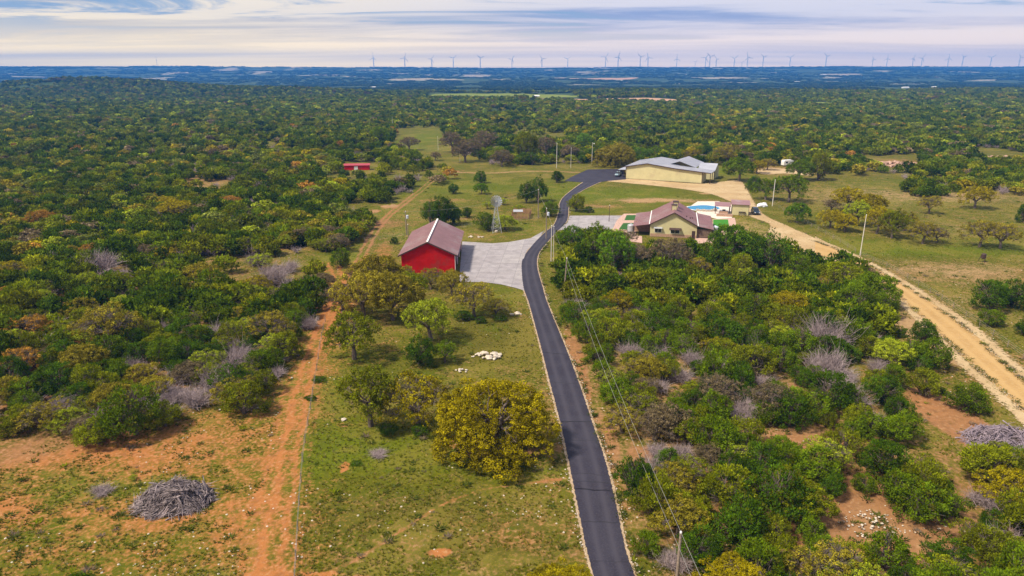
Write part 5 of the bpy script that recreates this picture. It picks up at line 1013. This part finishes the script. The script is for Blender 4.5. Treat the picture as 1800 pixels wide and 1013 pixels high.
for x_ in (1.8, 2.9): w_ = MB().lathe([(.35, 0), (.35, .2)], 12).build('wheel', M_BLACK, o); w_.rotation_euler = (R(90), 0, 0); w_.location = (x_, .05, .35)
MB().box(1, 2.2, -.03, -.003, 1.6, 2.3).build('window', M_DARKWIN, o)
MB().tube([(5.5, 1.1, .7), (6.8, 1.1, .6)], .06).build('hitch', M_BLACK, o)
c_ = G(1340, 364); rg = np.random.default_rng(5); bm = bmesh.new(); bmesh.ops.create_icosphere(bm, subdivisions=3, radius=1)
for v in bm.verts: s_ = .72 + .8 * (float(fbm(v.co.x * 2 + 5, v.co.y * 2 + v.co.z, 3, 8)) - .5); v.co = Vector((v.co.x * 2.4 * s_, v.co.y * 1.6 * s_, max(v.co.z, -.1) * 1.7 * s_))
me = bpy.data.meshes.new('tarp'); bm.to_mesh(me); bm.free(); me.materials.append(mat('white_tarp', (.70, .70, .76), .6)); o = inst('tarp_heap', me, loc=(c_[0], c_[1], 0)); tag(o, 'white tarp-covered heap at the foot of the tall pole behind the shed', 'tarp')

# cars
def car(px, py, rz, label, paint, pickup=False, cat='car'):
    c_ = G(px, py); t = thing('parked_pickup' if pickup else 'parked_car', label, cat, (c_[0], c_[1], .04), rz)
    m = mat('paint_' + label[:8].replace(' ', '_'), paint, .3, var=.03, spec=.6)
    def loft(pf, w0, w1, nm, mm, par):
        n_ = len(pf); mb = MB(); mb.add([(x_, -w0 if z_ < 1.2 else -w1, z_) for x_, z_ in pf] + [(x_, w0 if z_ < 1.2 else w1, z_) for x_, z_ in pf], [tuple(range(n_)), tuple(range(2 * n_ - 1, n_ - 1, -1))] + [(i, i + n_, (i + 1) % n_ + n_, (i + 1) % n_) for i in range(n_)]); return mb.build(nm, mm, par)
    loft([(-2.7, .45), (2.6, .45), (2.75, .75), (2.65, 1.02), (1.3, 1.15), (-2.7, 1.12)], .95, .95, 'body', m, t)
    x0, x1 = (-.9, 1.3) if pickup else (-2.5, 1.3)
    cb_ = loft([(x0, 1.16), (x1, 1.16), (x1 - .75, 1.82), (x0 + .25, 1.84)], .88, .72, 'cabin', M_DARKWIN, t)
    MB().box(x0 + .25, x1 - .8, -.72, .72, 1.83, 1.90).build('roof', m, t)
    if pickup: MB().box(-2.6, -1.0, -.8, .8, 1.125, 1.16).build('bed_liner', M_BLACK, t)
    for sx_ in (-1.7, 1.75):
        for sy_ in (-.98, .78):
            w_ = MB().lathe([(.2, 0), (.4, .02), (.4, .2), (.2, .22)], 14).build('wheel', M_BLACK, t); w_.rotation_euler = (R(-90), 0, 0); w_.location = (sx_, sy_, .4)
            h_ = MB().lathe([(.2, -.01), (.2, .23)], 10).build('rim', M_GALV, w_)
    for sy_ in (-.85, .5): MB().box(2.66, 2.76, sy_, sy_ + .35, .75, .95).build('headlight', M_WHITE, t)
    for sy_ in (-.9, .7): MB().box(-2.73, -2.702, sy_, sy_ + .2, .75, 1.05).build('tail_light', M_RED, t)
car(1086, 310, R(-110), 'light blue-grey pickup truck parked at the metal building', (.30, .42, .50), True, 'pickup truck')
car(1327, 377, R(-97), 'dark blue car parked right of the pool shed', (.015, .03, .05))
c_ = G(1094, 306); car_t = thing('utility_trailer', 'dark enclosed trailer under the canopy of the metal building', 'trailer', (c_[0], c_[1], .04), R(80))
MB().box(-2, 2, -1, 1, .5, 2.5).build('body', M_BLACK, car_t)
for sy_ in (-1.2, 1.01): w_ = MB().lathe([(.35, 0), (.35, .18)], 12).build('wheel', M_BLACK, car_t); w_.rotation_euler = (R(-90), 0, 0); w_.location = (0, sy_, .36)

# ------------------------------------------------------------------ windmill
c_ = G(872, 408); wm = thing('windmill', 'grey multi-blade farm windmill on a lattice tower by green bushes', 'windmill', (c_[0], c_[1], 0), R(12))
H_ = 8.6
for sx_, sy_ in ((-1, -1), (1, -1), (1, 1), (-1, 1)): MB().tube([(sx_ * 1.35, sy_ * 1.35, -.1), (sx_ * .12, sy_ * .12, H_)], [.07, .05], 5).build('tower_leg', M_GALV, wm)
for k in range(6):
    z0 = k * H_ / 6; z1 = (k + 1) * H_ / 6; w0 = 1.35 - 1.23 * z0 / H_; w1 = 1.35 - 1.23 * z1 / H_; mb = MB()
    for a, b in (((-1, -1), (1, -1)), ((1, -1), (1, 1)), ((1, 1), (-1, 1)), ((-1, 1), (-1, -1))):
        mb.tube([(a[0] * w1, a[1] * w1, z1), (b[0] * w1, b[1] * w1, z1)], .03, 4); mb.tube([(a[0] * w0, a[1] * w0, z0), (b[0] * w1, b[1] * w1, z1)], .02, 4); mb.tube([(b[0] * w0, b[1] * w0, z0), (a[0] * w1, a[1] * w1, z1)], .02, 4)
    mb.build('brace_ring', M_GALV, wm)
rot = bpy.data.objects.new('rotor', MB().lathe([(.2, 0), (.25, .3)], 12).mesh('rotor', M_GALV)); C.objects.link(rot); rot.parent = wm; rot.location = (0, -.5, H_ + .6); rot.rotation_euler = (R(90), R(30), R(-25))
bl = MB().add([(-.1, .35, .02), (.1, .35, .08), (.22, 1.75, .16), (-.18, 1.75, -.02)], [(0, 1, 2, 3)]); bl.add([(-.1, .35, 0), (.1, .35, .06), (.22, 1.75, .14), (-.18, 1.75, -.04)], [(3, 2, 1, 0)])
blm = bl.mesh('blade', mat('windmill_blade', (.30, .32, .36), .4, metal=.2))
for i in range(16): inst('blade', blm, rot, rot=(0, 0, 2 * math.pi * i / 16))
rg_ = MB().tube([(1.45 * math.cos(t * math.pi / 12), 1.45 * math.sin(t * math.pi / 12), .06) for t in range(25)], .025, 4); rg_.build('rim_hoop', M_GALV, rot)
MB().tube([(0, .3, H_ + .6), (1.1, 2.4, H_ + .6)], .05, 5).build('tail_boom', M_GALV, wm)
MB().add([(1.0, 2.2, H_ + .1), (1.7, 3.5, H_ - .1), (1.7, 3.5, H_ + 1.3), (1.0, 2.2, H_ + 1.0), (1.04, 2.18, H_ + .1), (1.74, 3.48, H_ - .1), (1.74, 3.48, H_ + 1.3), (1.04, 2.18, H_ + 1.0)], [(0, 1, 2, 3), (7, 6, 5, 4), (0, 4, 5, 1), (1, 5, 6, 2), (2, 6, 7, 3), (3, 7, 4, 0)]).build('tail_vane', M_GALV, wm)
MB().lathe([(.5, 0), (.45, .5)], 10).build('well_head', M_STONE, wm)

# ------------------------------------------------------------------ poles and wires
POLES = {}
def pole(px, py, ptop, label, r=.15, m=None, arm=False, transformer=False, lamp=False, dx=0.0, key=None):
    c_ = G(px, py); d_ = depth(py); h = (py - ptop) / FPX * d_ / (CP + .0) * 1.0
    # height from the pixel of the top
    lo, hi_ = .5, 25
    for _ in range(40):
        mid = (lo + hi_) / 2
        if PX(c_[0], c_[1], mid)[1] > ptop: lo = mid
        else: hi_ = mid
    h = lo; t = thing('utility_pole' if not lamp else 'light_pole', label, 'utility pole' if not lamp else 'light pole', (c_[0], c_[1], 0), 0)
    MB().tube([(0, 0, -.3), (dx * .5, 0, h * .5), (dx, 0, h)], [r * 1.15, r, r * .75], 8).build('pole_shaft', m or M_POLE, t)
    if arm: MB().box(dx - 1.1, dx + 1.1, -.06, .06, h - .65, h - .5).build('cross_arm', m or M_POLE, t)
    for s_ in ((-.9, .9) if arm else (0,)): MB().lathe([(.05, 0), (.11, .04), (.11, .16), (.04, .25)], 8).build('insulator', M_WHITE, t).location = (dx + s_, 0, h - .48 if arm else h - .02)
    if transformer:
        b_ = MB().lathe([(.2, 0), (.34, .08), (.34, .95), (.1, 1.05)], 14).build('transformer', mat('transformer_grey', (.55, .58, .66), .4), t); b_.location = (dx + .5, -.1, h - 2.0)
        MB().box(dx + .08, dx + .4, -.14, -.06, h - 1.5, h - 1.38).build('bracket', M_GALV, t)
    if lamp: MB().box(dx - .12, dx + .9, -.1, .1, h - .12, h + .02).build('lamp_arm', M_GALV, t); MB().lathe([(.3, 0), (.12, .35)], 10).build('lamp_shade', M_WHITE, t).location = (dx + .85, 0, h - .45)
    if key: POLES[key] = (c_[0] + dx, c_[1], h)
    return t
M_PALE = mat('pale_pole', (.62, .58, .54), .7)
pole(990, 523, 455, 'brown leaning utility pole among junipers right of the driveway', .14, dx=.5, key='A')
pole(1187, 1030, 938, 'nearest weathered utility pole at the bottom edge among junipers', .15, key='B')
pole(968, 462, 398, 'pale metal pole at the driveway bend with a small box', .09, M_PALE)
pole(972, 464, 399, 'thinner twin of the pale pole at the driveway bend', .06, M_PALE)
pole(959.5, 420, 367, 'utility pole with transformer beside the driveway', .14, transformer=True, key='C')
pole(945.5, 384, 334, 'tall pole beside the wooden corral', .13, key='D')
pole(714, 412, 372, 'pole with a grey transformer left of the red barn', .15, transformer=True, key='E')
pole(717, 416, 395, 'short brown post beside the transformer pole', .12)
pole(978, 296, 252, 'pole left of the asphalt apron, tallest of three', .12, M_PALE, key='F')
pole(1003, 296, 261, 'thin pale pole in the middle of the three left of the apron', .09, M_PALE)
pole(1040, 288, 252, 'yard light pole with a white lamp behind the apron', .12, M_PALE, lamp=True)
pole(808, 285, 268, 'small pole in front of the brown oaks', .09, M_PALE)
pole(770, 264, 240, 'slim pole on the small far meadow', .09, M_PALE)
pole(690, 224, 205, 'farthest pole at the top of the small far meadow', .12, M_PALE)
pole(1070, 390, 362, 'dark thin pole on the house parking pad', .08, M_TRIM, key='G')
pole(1357, 363, 318, 'tall pale pole behind the pool shed', .13, M_PALE, key='H')
pole(1511, 450, 380, 'tall pale pole standing beside the caliche road', .10, M_PALE, key='I')
M_WIRE = mat('bright_wire', (.40, .38, .36), .4, metal=.5)
def wire(a, b, label, sag=1.0, r=.018, off=(0, 0)):
    a, b = Vector(a), Vector(b); a += Vector((off[0], 0, off[1])); b += Vector((off[0], 0, off[1])); L_ = (b - a).length; pts = []
    for i in range(25):
        t = i / 24; p_ = a.lerp(b, t); p_.z -= sag * 4 * t * (1 - t); pts.append(p_ - a)
    o = MB().tube(pts, r, 4).build('overhead_wire', M_WIRE); o.location = a; tag(o, label, 'wire', 'overhead wires')
B_ = POLES['B']
wire(POLES['A'], B_, 'upper overhead wire from the leaning pole to the nearest pole', 1.1, off=(0, .1)); wire(POLES['A'], B_, 'lower overhead wire hanging under the upper one right of the driveway', 1.5, off=(-.15, -1.3))
N_ = (B_[0] + 2.8, B_[1] - 34, B_[2] + .3)
wire(B_, N_, 'upper overhead wire leaving the nearest pole towards the viewer', .8, off=(0, .1)); wire(B_, N_, 'lower overhead wire leaving the nearest pole towards the viewer', 1.0, off=(-.15, -1.3))
wire(POLES['C'], POLES['A'], 'overhead wire from the transformer pole to the leaning pole', .9); wire(POLES['D'], POLES['C'], 'overhead wire from the corral pole to the driveway transformer pole', .5)
wire(POLES['E'], POLES['D'], 'long overhead wire passing over the barn from pole to pole', 1.6); wire(POLES['C'], POLES['G'], 'overhead wire from the transformer pole to the house pad', .8)

# ------------------------------------------------------------------ fences
M_FENCE = mat('fence_post_wood', (.24, .19, .15), .95, scale=6, var=.3)
def fence(px, label, step, h=1.25, wires=3, m=M_FENCE, r=.06):
    W_ = WP(px); P = np.array(W_); seg = np.concatenate([[0], np.cumsum(np.hypot(*np.diff(P, axis=0).T))]); Ln = seg[-1]
    t = thing('wire_fence', label, 'fence', (P[0][0], P[0][1], 0)); n_ = int(Ln / step); q = []
    pm = MB().tube([(0, 0, -.3), (0, 0, h)], [r, r * .85], 6).mesh('post', m)
    for i in range(n_ + 1):
        s_ = i * step; x_, y_ = np.interp(s_, seg, P[:, 0]) - P[0][0], np.interp(s_, seg, P[:, 1]) - P[0][1]; q.append((x_, y_))
        inst('post', pm, t, (x_, y_, 0), (random.uniform(-.05, .05), random.uniform(-.05, .05), 0), (1, 1, random.uniform(.9, 1.1)))
    for k in range(wires): MB().tube([(a, b, h * (.35 + .28 * k)) for a, b in q], .011, 3).build('fence_wire', M_WIRE, t)
fence([(516, 1040), (521, 950), (526, 870), (533, 790), (545, 720), (556, 650), (562, 610), (572, 560)], 'thin wire fence running up beside the orange dirt track', 4.5)
fence([(1512, 452), (1560, 472), (1640, 520), (1720, 575), (1800, 634), (1900, 712)], 'wire fence on the far side of the caliche road', 5.0)
fence([(1360, 362), (1410, 392), (1462, 420), (1508, 448)], 'wire fence from the shed pole down to the roadside pole', 5.0)
fence([(640, 425), (690, 420), (712, 416)], 'short wire fence left of the red barn', 4.0)
fence([(812, 402), (840, 396), (900, 392), (945, 386), (965, 378)], 'wire fence past the windmill to the corral', 4.0)
# wooden corral
pc_ = [G(899, 385), G(929, 385), G(933, 376), G(902, 375)]
cor = thing('wooden_corral', 'small cedar-board corral near the windmill', 'corral', (pc_[0][0], pc_[0][1], 0))
for i in range(4):
    a, b = Vector((*pc_[i], 0)), Vector((*pc_[(i + 1) % 4], 0)); n_ = max(2, int((b - a).length / .42))
    for j in range(n_):
        p_ = a.lerp(b, j / n_) - Vector((*pc_[0], 0)); bo = MB().box(-.15, .15, -.02, .02, 0, 1.7).build('board', M_CEDAR, cor); bo.location = p_; bo.rotation_euler = (0, 0, math.atan2((b - a).y, (b - a).x)); bo.scale = (1, 1, random.uniform(.85, 1.1))
roof_c = MB().slab([(.5, 1, 2.1), (3.6, 1, 2.1), (3.6, 3.2, 2.4), (.5, 3.2, 2.4)], .06).build('shelter_roof', M_GALV, cor)
# feeder on the right pasture
c_ = G(1726, 462); fd = thing('deer_feeder', 'brown barrel feeder on tripod legs alone on the pasture', 'feeder', (c_[0], c_[1], 0))
MB().lathe([(.15, .7), (.55, .95), (.55, 1.9), (.35, 2.1)], 14).build('barrel', M_TRIM, fd)
for k in range(3): t = 2 * math.pi * k / 3 + .4; MB().tube([(1.0 * math.cos(t), 1.0 * math.sin(t), -.1), (.45 * math.cos(t), .45 * math.sin(t), 1.6)], .05, 5).build('leg', M_TRIM, fd)

# ------------------------------------------------------------------ brush piles
def branch_meshes(m, seed, Ln=2.6):
    out = []
    for i in range(8):
        rg = np.random.default_rng(seed + i); L_ = Ln * rg.uniform(.7, 1.25); mb = MB(); y_ = 0; pts = []
        for k in range(5): pts.append((L_ * (k / 4 - .5), y_, .12 * math.sin(k / 4 * math.pi))); y_ += rg.uniform(-.16, .16) * L_ / 2.4
        mb.tube(pts, list(np.linspace(rg.uniform(.045, .085), .015, 5)), 5)
        for f in range(2):
            k = int(rg.integers(1, 4)); b = pts[k]; s_ = rg.choice([-1, 1]); mb.tube([b, (b[0] + .35 * L_, b[1] + s_ * .16 * L_, b[2] + rg.uniform(-.05, .12) * L_)], [.035, .01], 4)
        out.append(mb.mesh('branch', m))
    return out
def brush_pile(px, py, rx, ry, h, n, nstuff, m, label, seed, Ln=2.6, nm='brush_pile'):
    c_ = G(px, py); t = thing(nm, label, 'brush pile', (c_[0], c_[1], 0)); BM = branch_meshes(m, seed, Ln); rg = np.random.default_rng(seed)
    def hh(x_, y_):
        e = (x_ / rx) ** 2 + (y_ / ry) ** 2
        e *= .7 + .7 * float(fbm(math.atan2(y_, x_) * 1.6 + 9, seed * 1.0, 2, 6)); return h * max(0, 1 - e) ** 1.1 * (.30 + 1.45 * float(fbm((x_ + 20 + seed) / 1.9, (y_ + 30) / 1.9, 3, 4)))
    def place():
        a = rg.uniform(0, 6.28); r_ = math.sqrt(rg.random()) * .97; x_, y_ = r_ * rx * math.cos(a), r_ * ry * math.sin(a); z_ = hh(x_, y_); e = .35
        gx_, gy_ = (hh(x_ + e, y_) - hh(x_ - e, y_)) / (2 * e), (hh(x_, y_ + e) - hh(x_, y_ - e)) / (2 * e)
        nrm = Vector((-gx_, -gy_, 1)).normalized(); fl = 2.2 * (float(fbm(x_ / 1.8 + 9, y_ / 1.8 + 4, 2, seed)) - .5) * 3.0
        yaw = math.atan2(y_, x_) * .6 + fl + rg.normal() * .45; d = Vector((math.cos(yaw), math.sin(yaw), 0)); d = (d - nrm * d.dot(nrm) + nrm * rg.normal() * .22).normalized(); nrm = (nrm - d * nrm.dot(d)).normalized()
        M_ = Matrix((d, nrm.cross(d), nrm)).transposed(); return Vector((x_, y_, max(.06, z_ - rg.uniform(0, .25)))), M_, rg.uniform(.55, 1.15)
    for i in range(n):
        p_, M_, s_ = place(); o = inst('branch', BM[int(rg.integers(8))], t, p_, M_.to_euler(), (s_, s_, s_))
    mb = MB()
    for i in range(nstuff):
        p_, M_, s_ = place(); src = BM[int(rg.integers(8))]; p_.z *= rg.uniform(.5, 1.05)
        mb.add([p_ + M_ @ (v.co * s_ * .85) for v in src.vertices], [tuple(pl.vertices) for pl in src.polygons])
    tag(mb.build('twigs', m, t), kind='stuff')
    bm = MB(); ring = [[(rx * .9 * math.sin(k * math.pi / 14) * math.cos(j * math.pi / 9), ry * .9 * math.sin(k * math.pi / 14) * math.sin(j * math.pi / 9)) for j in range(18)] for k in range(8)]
    bm.add([(a, b, hh(a, b) * .72) for rr in ring for a, b in rr], [(k * 18 + j, k * 18 + (j + 1) % 18, (k + 1) * 18 + (j + 1) % 18, (k + 1) * 18 + j) for k in range(7) for j in range(18)]); bm.build('shade_core', mat('shadow_litter', (.06, .045, .04), .95), t)  # dark dome inside the pile, the shade between branches put into its colour
M_PILE = mat('grey_brush', (.235, .19, .19), .9, scale=1.2, var=.8)
M_PILE2 = mat('pale_brush', (.25, .20, .235), .9, scale=2, var=.3)
brush_pile(305, 880, 4.3, 3.2, 2.2, 280, 420, M_PILE, 'big grey brush pile of cut branches on the orange clearing', 31, 2.3)
brush_pile(1762, 778, 5.0, 3.4, 1.7, 240, 420, M_PILE2, 'pale mauve-grey brush heap beside the caliche road', 57, 2.2)

# ------------------------------------------------------------------ rocks
def rock_pile(px, py, rx, ry, n, smin, smax, label, meshes, seed, h=.5):
    c_ = G(px, py); t = thing('rock_pile', label, 'rock pile', (c_[0], c_[1], 0)); rg = np.random.default_rng(seed)
    for i in range(n):
        a = rg.uniform(0, 6.28); r_ = math.sqrt(rg.random()); s_ = rg.uniform(smin, smax) * (1.15 - .4 * r_); inst('rock', meshes[int(rg.integers(5))], t, (r_ * rx * math.cos(a), r_ * ry * math.sin(a), (1 - r_) * h + .08 * s_), (rg.uniform(-.3, .3), rg.uniform(-.3, .3), rg.uniform(0, 6.28)), (s_, s_, s_))
rock_pile(856, 627, 2.6, 1.3, 26, .35, 1.5, 'white limestone rock pile on the lawn in front of the huge golden oak', RK, 1)
rock_pile(812, 652, 1.2, .7, 8, .25, .7, 'few small pale rocks left of the white rock pile', RK, 2, .1)
rock_pile(905, 553, 1.0, .6, 5, .5, 1.4, 'flat pale boulders beside the driveway', RK, 3, .1)
rock_pile(1572, 293, 17, 5.5, 150, .7, 3.0, 'long mound of pinkish stone rubble in the junipers', RK2, 4, 1.6)
rock_pile(1755, 282, 14, 6, 90, .7, 2.8, 'pinkish stone rubble at the right edge of the photo', RK2, 5, 1.2)
rock_pile(833, 417, 2.6, .8, 8, .5, 1.1, 'row of grey stones and logs at the pad behind the barn', RK, 6, .1)
rock_pile(1530, 925, 3.4, 2.6, 90, .12, .34, 'bed of pale broken limestone in the stony clearing', RK, 7, .15)
for px_, py_, s_, lb in ((603, 738, .8, 'single grey stone beside the pasture fence'), (512, 664, .4, 'small white stone on the dirt track edge'), (385, 720, .35, 'small white stone near the spreading corner juniper')):
    c_ = G(px_, py_); tag(inst('boulder', RK[int(s_ * 10) % 5], None, (c_[0], c_[1], .05), (0, 0, s_ * 5), (s_, s_, s_)), lb, 'stone')

# ------------------------------------------------------------------ wind turbines on the ridge
M_TURB = mat('turbine_white', (.72, .70, .70), .5, var=.02)
TURB = [(669, 0, 1.0), (721, 1, 1.0), (766, 2, .9), (802, 3, .95), (847, 4, 1.0), (900, 2, .9), (950, 5, .9), (993, 3, .88), (1056, 2, .92), (1077, 1, 1.05), (1114, 4, .92), (1127, 6, 1.0), (1175, 7, .85), (1206, 3, .55), (1223, 2, .95), (1230, 4, 1.0), (1241, 5, .8), (1271, 3, .9), (1284, 3, .5), (1293, 6, .95), (1319, 4, 1.0), (1364, 3, .95), (1424, 4, 1.05), (1502, 6, .8), (1526, 7, .85), (1569, 1, .85), (1584, 2, .9), (1628, 7, .85), (1652, 4, .95), (1699, 3, .92), (1747, 5, .9)]
FRONT = {1056: 6300, 1114: 6300, 1230: 6250, 1293: 6250}
tow = MB().tube([(0, 0, 0), (0, 0, 52), (0, 0, 100)], [5.5, 4.6, 3.6], 10).mesh('tower', M_TURB)
nac = MB().tube([(0, 5.5, 102), (0, -4, 102.5)], [2.6, 2.4], 8).mesh('nacelle', M_TURB)
hub = MB().tube([(0, 0, 0), (0, -3, 0)], [2.6, .8], 8).mesh('hub', M_TURB)
bb = MB(); st = [(2, 2.0, 1.4), (9, 3.6, 1.2), (20, 3.2, 1.0), (36, 2.4, .8), (50, 1.2, .5)]
bb.add([(sx * c_, sy * th, r_) for r_, c_, th in st for sx, sy in ((-1, 0), (0, -1), (1, 0), (0, 1))], [(i * 4 + j, i * 4 + (j + 1) % 4, i * 4 + 4 + (j + 1) % 4, i * 4 + 4 + j) for i in range(4) for j in range(4)] + [(3, 2, 1, 0), (16, 17, 18, 19)]); blade = bb.mesh('blade', M_TURB)
ordn = ['first', 'second', 'third', 'fourth', 'fifth', 'sixth', 'seventh', 'eighth', 'ninth', 'tenth', 'eleventh', 'twelfth', 'thirteenth', 'fourteenth', 'fifteenth', 'sixteenth', 'seventeenth', 'eighteenth', 'nineteenth', 'twentieth', 'twenty-first', 'twenty-second', 'twenty-third', 'twenty-fourth', 'twenty-fifth', 'twenty-sixth', 'twenty-seventh', 'twenty-eighth', 'twenty-ninth', 'thirtieth', 'thirty-first']
for i, (px_, ph, s_) in enumerate(TURB):
    d_ = FRONT.get(px_, 7150 + 60 * (i % 3)); x_ = (px_ - 900) / FPX * d_ * 1.0; z_ = float(terrain(x_, d_)) - 2
    t = thing('wind_turbine', 'white three-bladed wind turbine, %s from the left on the far ridge' % ordn[i] if px_ not in FRONT else 'wind turbine standing below the ridge crest, %s from the left' % ordn[i], 'wind turbine', (x_, d_, z_), R((ph * 37) % 50 - 25), 'wind turbines along the far ridge')
    t.scale = (s_, s_, s_ * 1.0)
    inst('tower', tow, t); inst('nacelle', nac, t); h_ = inst('hub', hub, t, (0, -4, 102.5))
    for k in range(3): inst('blade', blade, h_, (0, -1.5, 0), (0, R(ph * 17 + 120 * k), 0))
mx_ = (307 - 900) / FPX * 6800; mst = thing('radio_mast', 'thin lattice mast on the ridge far left', 'mast', (mx_, 6800, float(terrain(mx_, 6800))))
for sx_ in (-1, 1): MB().tube([(sx_ * 2.2, 0, 0), (0, 0, 105)], [1.0, .5], 4).build('mast_leg', M_GALV, mst)
mb = MB(); [mb.tube([(-2.2 * (1 - k / 12), 0, k * 8), (2.2 * (1 - (k + 1) / 12), 0, k * 8 + 8)], .35, 3) for k in range(12)]; mb.build('mast_lacing', M_GALV, mst)
# far farm buildings
for i, (px_, d_, w_, lb) in enumerate(((662, 2350, 26, 'white-roofed farm building on the plain left of centre'), (938, 1330, 16, 'tiny tan farmhouse amid trees on the plain'), (1378, 3000, 40, 'pale farm shed far off on the plain right of centre'), (1560, 1900, 30, 'long white barn far off beyond the right woods'), (1610, 2050, 26, 'pale distant building right of the long white barn'), (1640, 1800, 20, 'small white distant house beyond the right woods'), (1420, 4200, 60, 'white quarry building high on the ridge slope'), (470, 2100, 30, 'pale distant roof beside the pink field on the left'))):
    x_ = (px_ - 900) / FPX * d_; o = thing('distant_building', lb, 'building', (x_, d_, float(terrain(x_, d_)) - 1), R(i * 13 % 30)); o.scale = (.6, .6, .5); MB().box(0, w_, 0, w_ * .4, 0, 7).build('walls', M_WHITE, o)
    gable = MB().add([(-1, -1, 7), (w_ + 1, -1, 7), (w_ + 1, w_ * .2, 10), (-1, w_ * .2, 10), (w_ + 1, w_ * .4 + 1, 7), (-1, w_ * .4 + 1, 7)], [(0, 1, 2, 3), (3, 2, 4, 5), (0, 3, 5), (1, 4, 2), (0, 5, 4, 1)]).build('roof', M_WHITE, o)

# ------------------------------------------------------------------ haze between here and the ridge
m = bpy.data.materials.new('haze'); m.use_nodes = True; nt = m.node_tree; nt.nodes.clear()
ho = N(nt, 'ShaderNodeOutputMaterial'); hv = N(nt, 'ShaderNodeVolumePrincipled'); hv.inputs['Color'].default_value = (.07, .34, 1.0, 1); hv.inputs['Density'].default_value = 0.000145; hv.inputs['Anisotropy'].default_value = 0.0
L(nt, hv.outputs[0], ho.inputs['Volume'])
hz = MB().box(-9600, 9600, -600, 8900, -60, 245).build('haze', m); hz['kind'] = 'stuff'; hz['label'] = 'pale blue air between the ranch and the far ridge'
